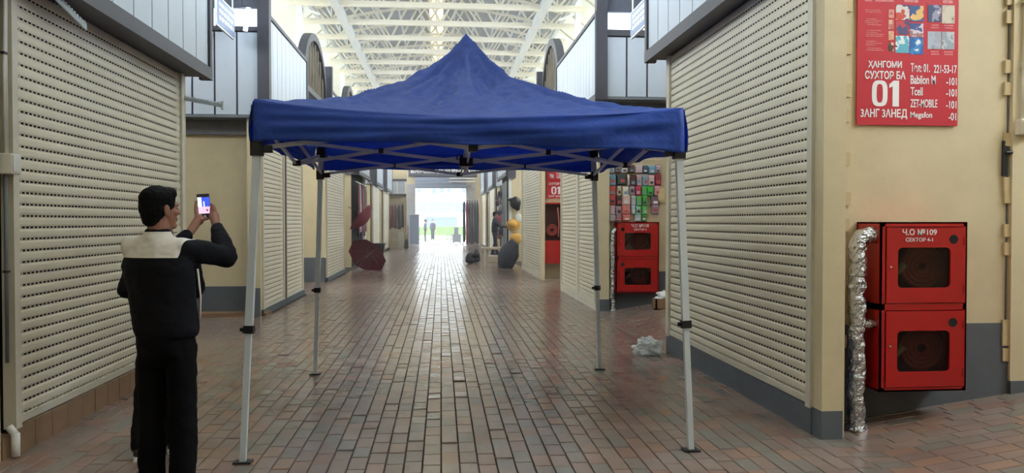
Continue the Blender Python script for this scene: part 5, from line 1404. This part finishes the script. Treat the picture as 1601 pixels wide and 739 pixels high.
# ------------------------------------------------------------------ packets hung above the small cabinet
random.seed(21)
PKX = lambda px: 2.828 + (px - 950) * (3.835 - 2.828) / 90.0
PKZ = lambda py: 2.577 - (py - 250) * (2.577 - 1.541) / 95.0
gr = thing('wire_display_grid', (3.33, 13.45, 1.6), 'white wire grid carrying rows of small packets above the small red cabinet', 'grid')
for z in (2.60, 2.40, 2.20, 2.02, 1.85): MB().tube([(2.93, 13.44, z), (3.80, 13.44, z)], 0.005, 6).build('wire', M['guide_white'], gr)
for x in (2.95, 3.2, 3.45, 3.7): MB().tube([(x, 13.445, 1.62), (x, 13.445, 2.72)], 0.005, 6).build('wire', M['guide_white'], gr)
rows = [(258, 268, [(953, 962, 'pearl', (206, 204, 206)), (964, 972, 'cool grey', (150, 150, 158)), (974, 982, 'white', (228, 226, 222)), (986, 993, 'brown', (90, 72, 66)), (996, 1006, 'blush', (214, 190, 190)), (1008, 1015, 'slate', (90, 98, 112)), (1017, 1026, 'sky blue', (120, 180, 206)), (1028, 1035, 'lilac', (206, 180, 190))]),
        (274, 288, [(955, 964, 'aqua', (124, 168, 190)), (967, 980, 'dark green', (70, 80, 78)), (983, 986, 'cream', (220, 208, 190)), (987, 996, 'dark wine', (90, 56, 58)), (998, 1005, 'rose', (206, 166, 170)), (1007, 1015, 'steel blue', (140, 166, 178)), (1017, 1025, 'salmon', (218, 180, 176)), (1027, 1036, 'deep red', (150, 60, 70))]),
        (291, 304, [(955, 964, 'red striped', (204, 90, 84)), (968, 973, 'sand', (206, 190, 160)), (976, 984, 'ivory', (226, 214, 196)), (987, 994, 'mauve grey', (170, 160, 164)), (996, 1004, 'crimson', (190, 60, 90)), (1006, 1013, 'leaf green', (96, 176, 84)), (1015, 1023, 'bright green', (70, 190, 84)), (1026, 1036, 'rose pink', (214, 160, 160))]),
        (305, 319, [(955, 964, 'scarlet', (196, 84, 80)), (966, 974, 'dark brown', (84, 60, 60)), (976, 987, 'peach', (222, 190, 176)), (990, 996, 'pale grey', (180, 190, 190)), (998, 1005, 'lime green', (110, 186, 100)), (1007, 1014, 'grass green', (84, 160, 78)), (1021, 1033, 'violet grey', (120, 96, 106))]),
        (321, 334, [(956, 963, 'pink white', (204, 176, 180)), (965, 973, 'grey pink', (170, 140, 146)), (975, 987, 'red and white', (210, 130, 120)), (990, 995, 'pale aqua', (170, 190, 196)), (997, 1004, 'mint', (150, 196, 170)), (1006, 1014, 'mid green', (92, 170, 84)), (1023, 1032, 'thistle', (160, 130, 140))]),
        (335, 344, [(956, 964, 'silver', (190, 184, 188)), (966, 972, 'dusty rose', (186, 150, 156)), (976, 987, 'coral', (206, 120, 110)), (996, 1004, 'ice blue', (180, 200, 210)), (1006, 1013, 'dark leaf green', (70, 140, 66))])]
RN = ['top', 'second', 'third', 'fourth', 'fifth', 'bottom']
for ri, (ya, yb, items) in enumerate(rows):
    for (xa, xb, nme, col) in items:
        t = thing('goods_packet', (PKX((xa + xb) / 2), 13.42, PKZ(yb)), '%s packet in the %s row of the wire grid above the small cabinet' % (nme, RN[ri]), 'packet', 'packets on the wire grid')
        x0, x1, z0, z1 = PKX(xa), PKX(xb), PKZ(yb), PKZ(ya)
        dz = random.gauss(0, 0.008); dep = 0.03 + random.random() * 0.02
        cx, cz = (x0 + x1) / 2, (z0 + z1) / 2 + dz
        mb = MB(); hw, hh = (x1 - x0) / 2 * 1.22, (z1 - z0) / 2 * 1.34
        mb.add([(cx - hw, 13.43, cz - hh), (cx + hw, 13.43, cz - hh), (cx + hw, 13.43, cz + hh), (cx - hw, 13.43, cz + hh),
                (cx - hw * .75, 13.43 - dep, cz - hh * .8), (cx + hw * .75, 13.43 - dep, cz - hh * .8), (cx + hw * .75, 13.43 - dep, cz + hh * .45), (cx - hw * .75, 13.43 - dep, cz + hh * .45)],
               [(0, 1, 2, 3), (4, 7, 6, 5), (0, 4, 5, 1), (1, 5, 6, 2), (2, 6, 7, 3), (3, 7, 4, 0)])
        mb.build('pouch', gmat(col), t)
        MB().box(cx - hw, cx + hw, 13.424, 13.432, cz + hh * 0.62, cz + hh).build('header_card', gmat([(230, 226, 220), (60, 50, 54), (190, 60, 66)][(ri + xa) % 3]), t)
        rx_, rz_ = random.random() * .5, random.random() * .4
        MB().box(cx - hw * (.2 + rx_), cx + hw * (.65 - rx_ * .5), 13.428 - dep, 13.431 - dep, cz - hh * (.65 - rz_ * .5), cz + hh * (rz_ - .25)).build('printed_patch', gmat([(226, 220, 216), (70, 60, 70), (200, 180, 186), (120, 150, 170), (190, 90, 90)][random.randrange(5)]), t)
t = thing('straw_bag', (3.74, 13.42, 1.95), 'cream pouch hanging beside the packets at the pilaster edge', 'bag')
MB().ell((3.80, 13.40, 1.98), (0.07, 0.035, 0.14)).build('bag_body', gmat((214, 190, 140)), t, True); MB().tube([(3.77, 13.40, 2.1), (3.80, 13.42, 2.5), (3.83, 13.40, 2.1)], 0.006, 6).build('strap', gmat((214, 190, 140)), t, True)

# ------------------------------------------------------------------ rubbish on the floor
def crumple(c, r, seed, n=4):
    bm = bmesh.new(); bmesh.ops.create_icosphere(bm, subdivisions=n, radius=1.0)
    for v in bm.verts:
        d = v.co.normalized()
        k = 1 + noise.noise(d * 2.0 + V((seed, 0, 0))) * 0.55 + noise.noise(d * 5 + V((0, seed, 0))) * 0.25 - abs(noise.noise(d * 7 + V((0, 0, seed)))) * 0.5
        v.co = V((d.x * r[0] * k, d.y * r[1] * k, max(-r[2] * 0.62, d.z * r[2] * k)))
        v.co += V(c)
    me = bpy.data.meshes.new('bag'); bm.to_mesh(me); bm.free(); return me
me = crumple((2.36, 8.86, 0.075), (0.165, 0.11, 0.12), 4.2, 4)
o = link('plastic_bag', me, M['bag']); tag(o, 'crumpled clear plastic bag on the floor by the corner of the tallest shutter', 'bag')
t = thing('rubbish_box', (3.66, 12.75, ramp_z(3.66)), 'small brown carton with white paper rubbish below the small red cabinet', 'box')
zr = ramp_z(3.66) - 0.005
bx = MB(); bx.box(3.50, 3.84, 12.66, 12.68, zr, zr + .17).box(3.50, 3.84, 12.86, 12.88, zr, zr + .17).box(3.50, 3.52, 12.66, 12.88, zr, zr + .17).box(3.82, 3.84, 12.66, 12.88, zr, zr + .17).box(3.50, 3.84, 12.66, 12.88, zr, zr + .01)
bx.build('carton', M['plinth'], t)
me = crumple((3.67, 12.77, zr + 0.19), (0.15, 0.10, 0.10), 8.8, 3); link('crumpled_paper', me, M['ink_white'], t)

# ------------------------------------------------------------------ haze volume added for the washed-out glare down the long aisle
hm = bpy.data.materials.new('glare_haze'); hm.use_nodes = True
hn = hm.node_tree; hn.nodes.remove(hn.nodes['Principled BSDF'])
hv = hn.nodes.new('ShaderNodeVolumeScatter'); hv.inputs['Density'].default_value = 0.011; hv.inputs['Anisotropy'].default_value = 0.45
hv.inputs['Color'].default_value = (0.95, 0.97, 1, 1)
hn.links.new(hv.outputs[0], hn.nodes['Material Output'].inputs['Volume'])
o = MB().box(-2.48, 2.44, 9.5, 51.3, 0.02, 8.5).build('haze', hm); o['kind'] = 'stuff'; o['label'] = 'thin bright haze added for the glare in the far part of the aisle'; o['category'] = 'haze'
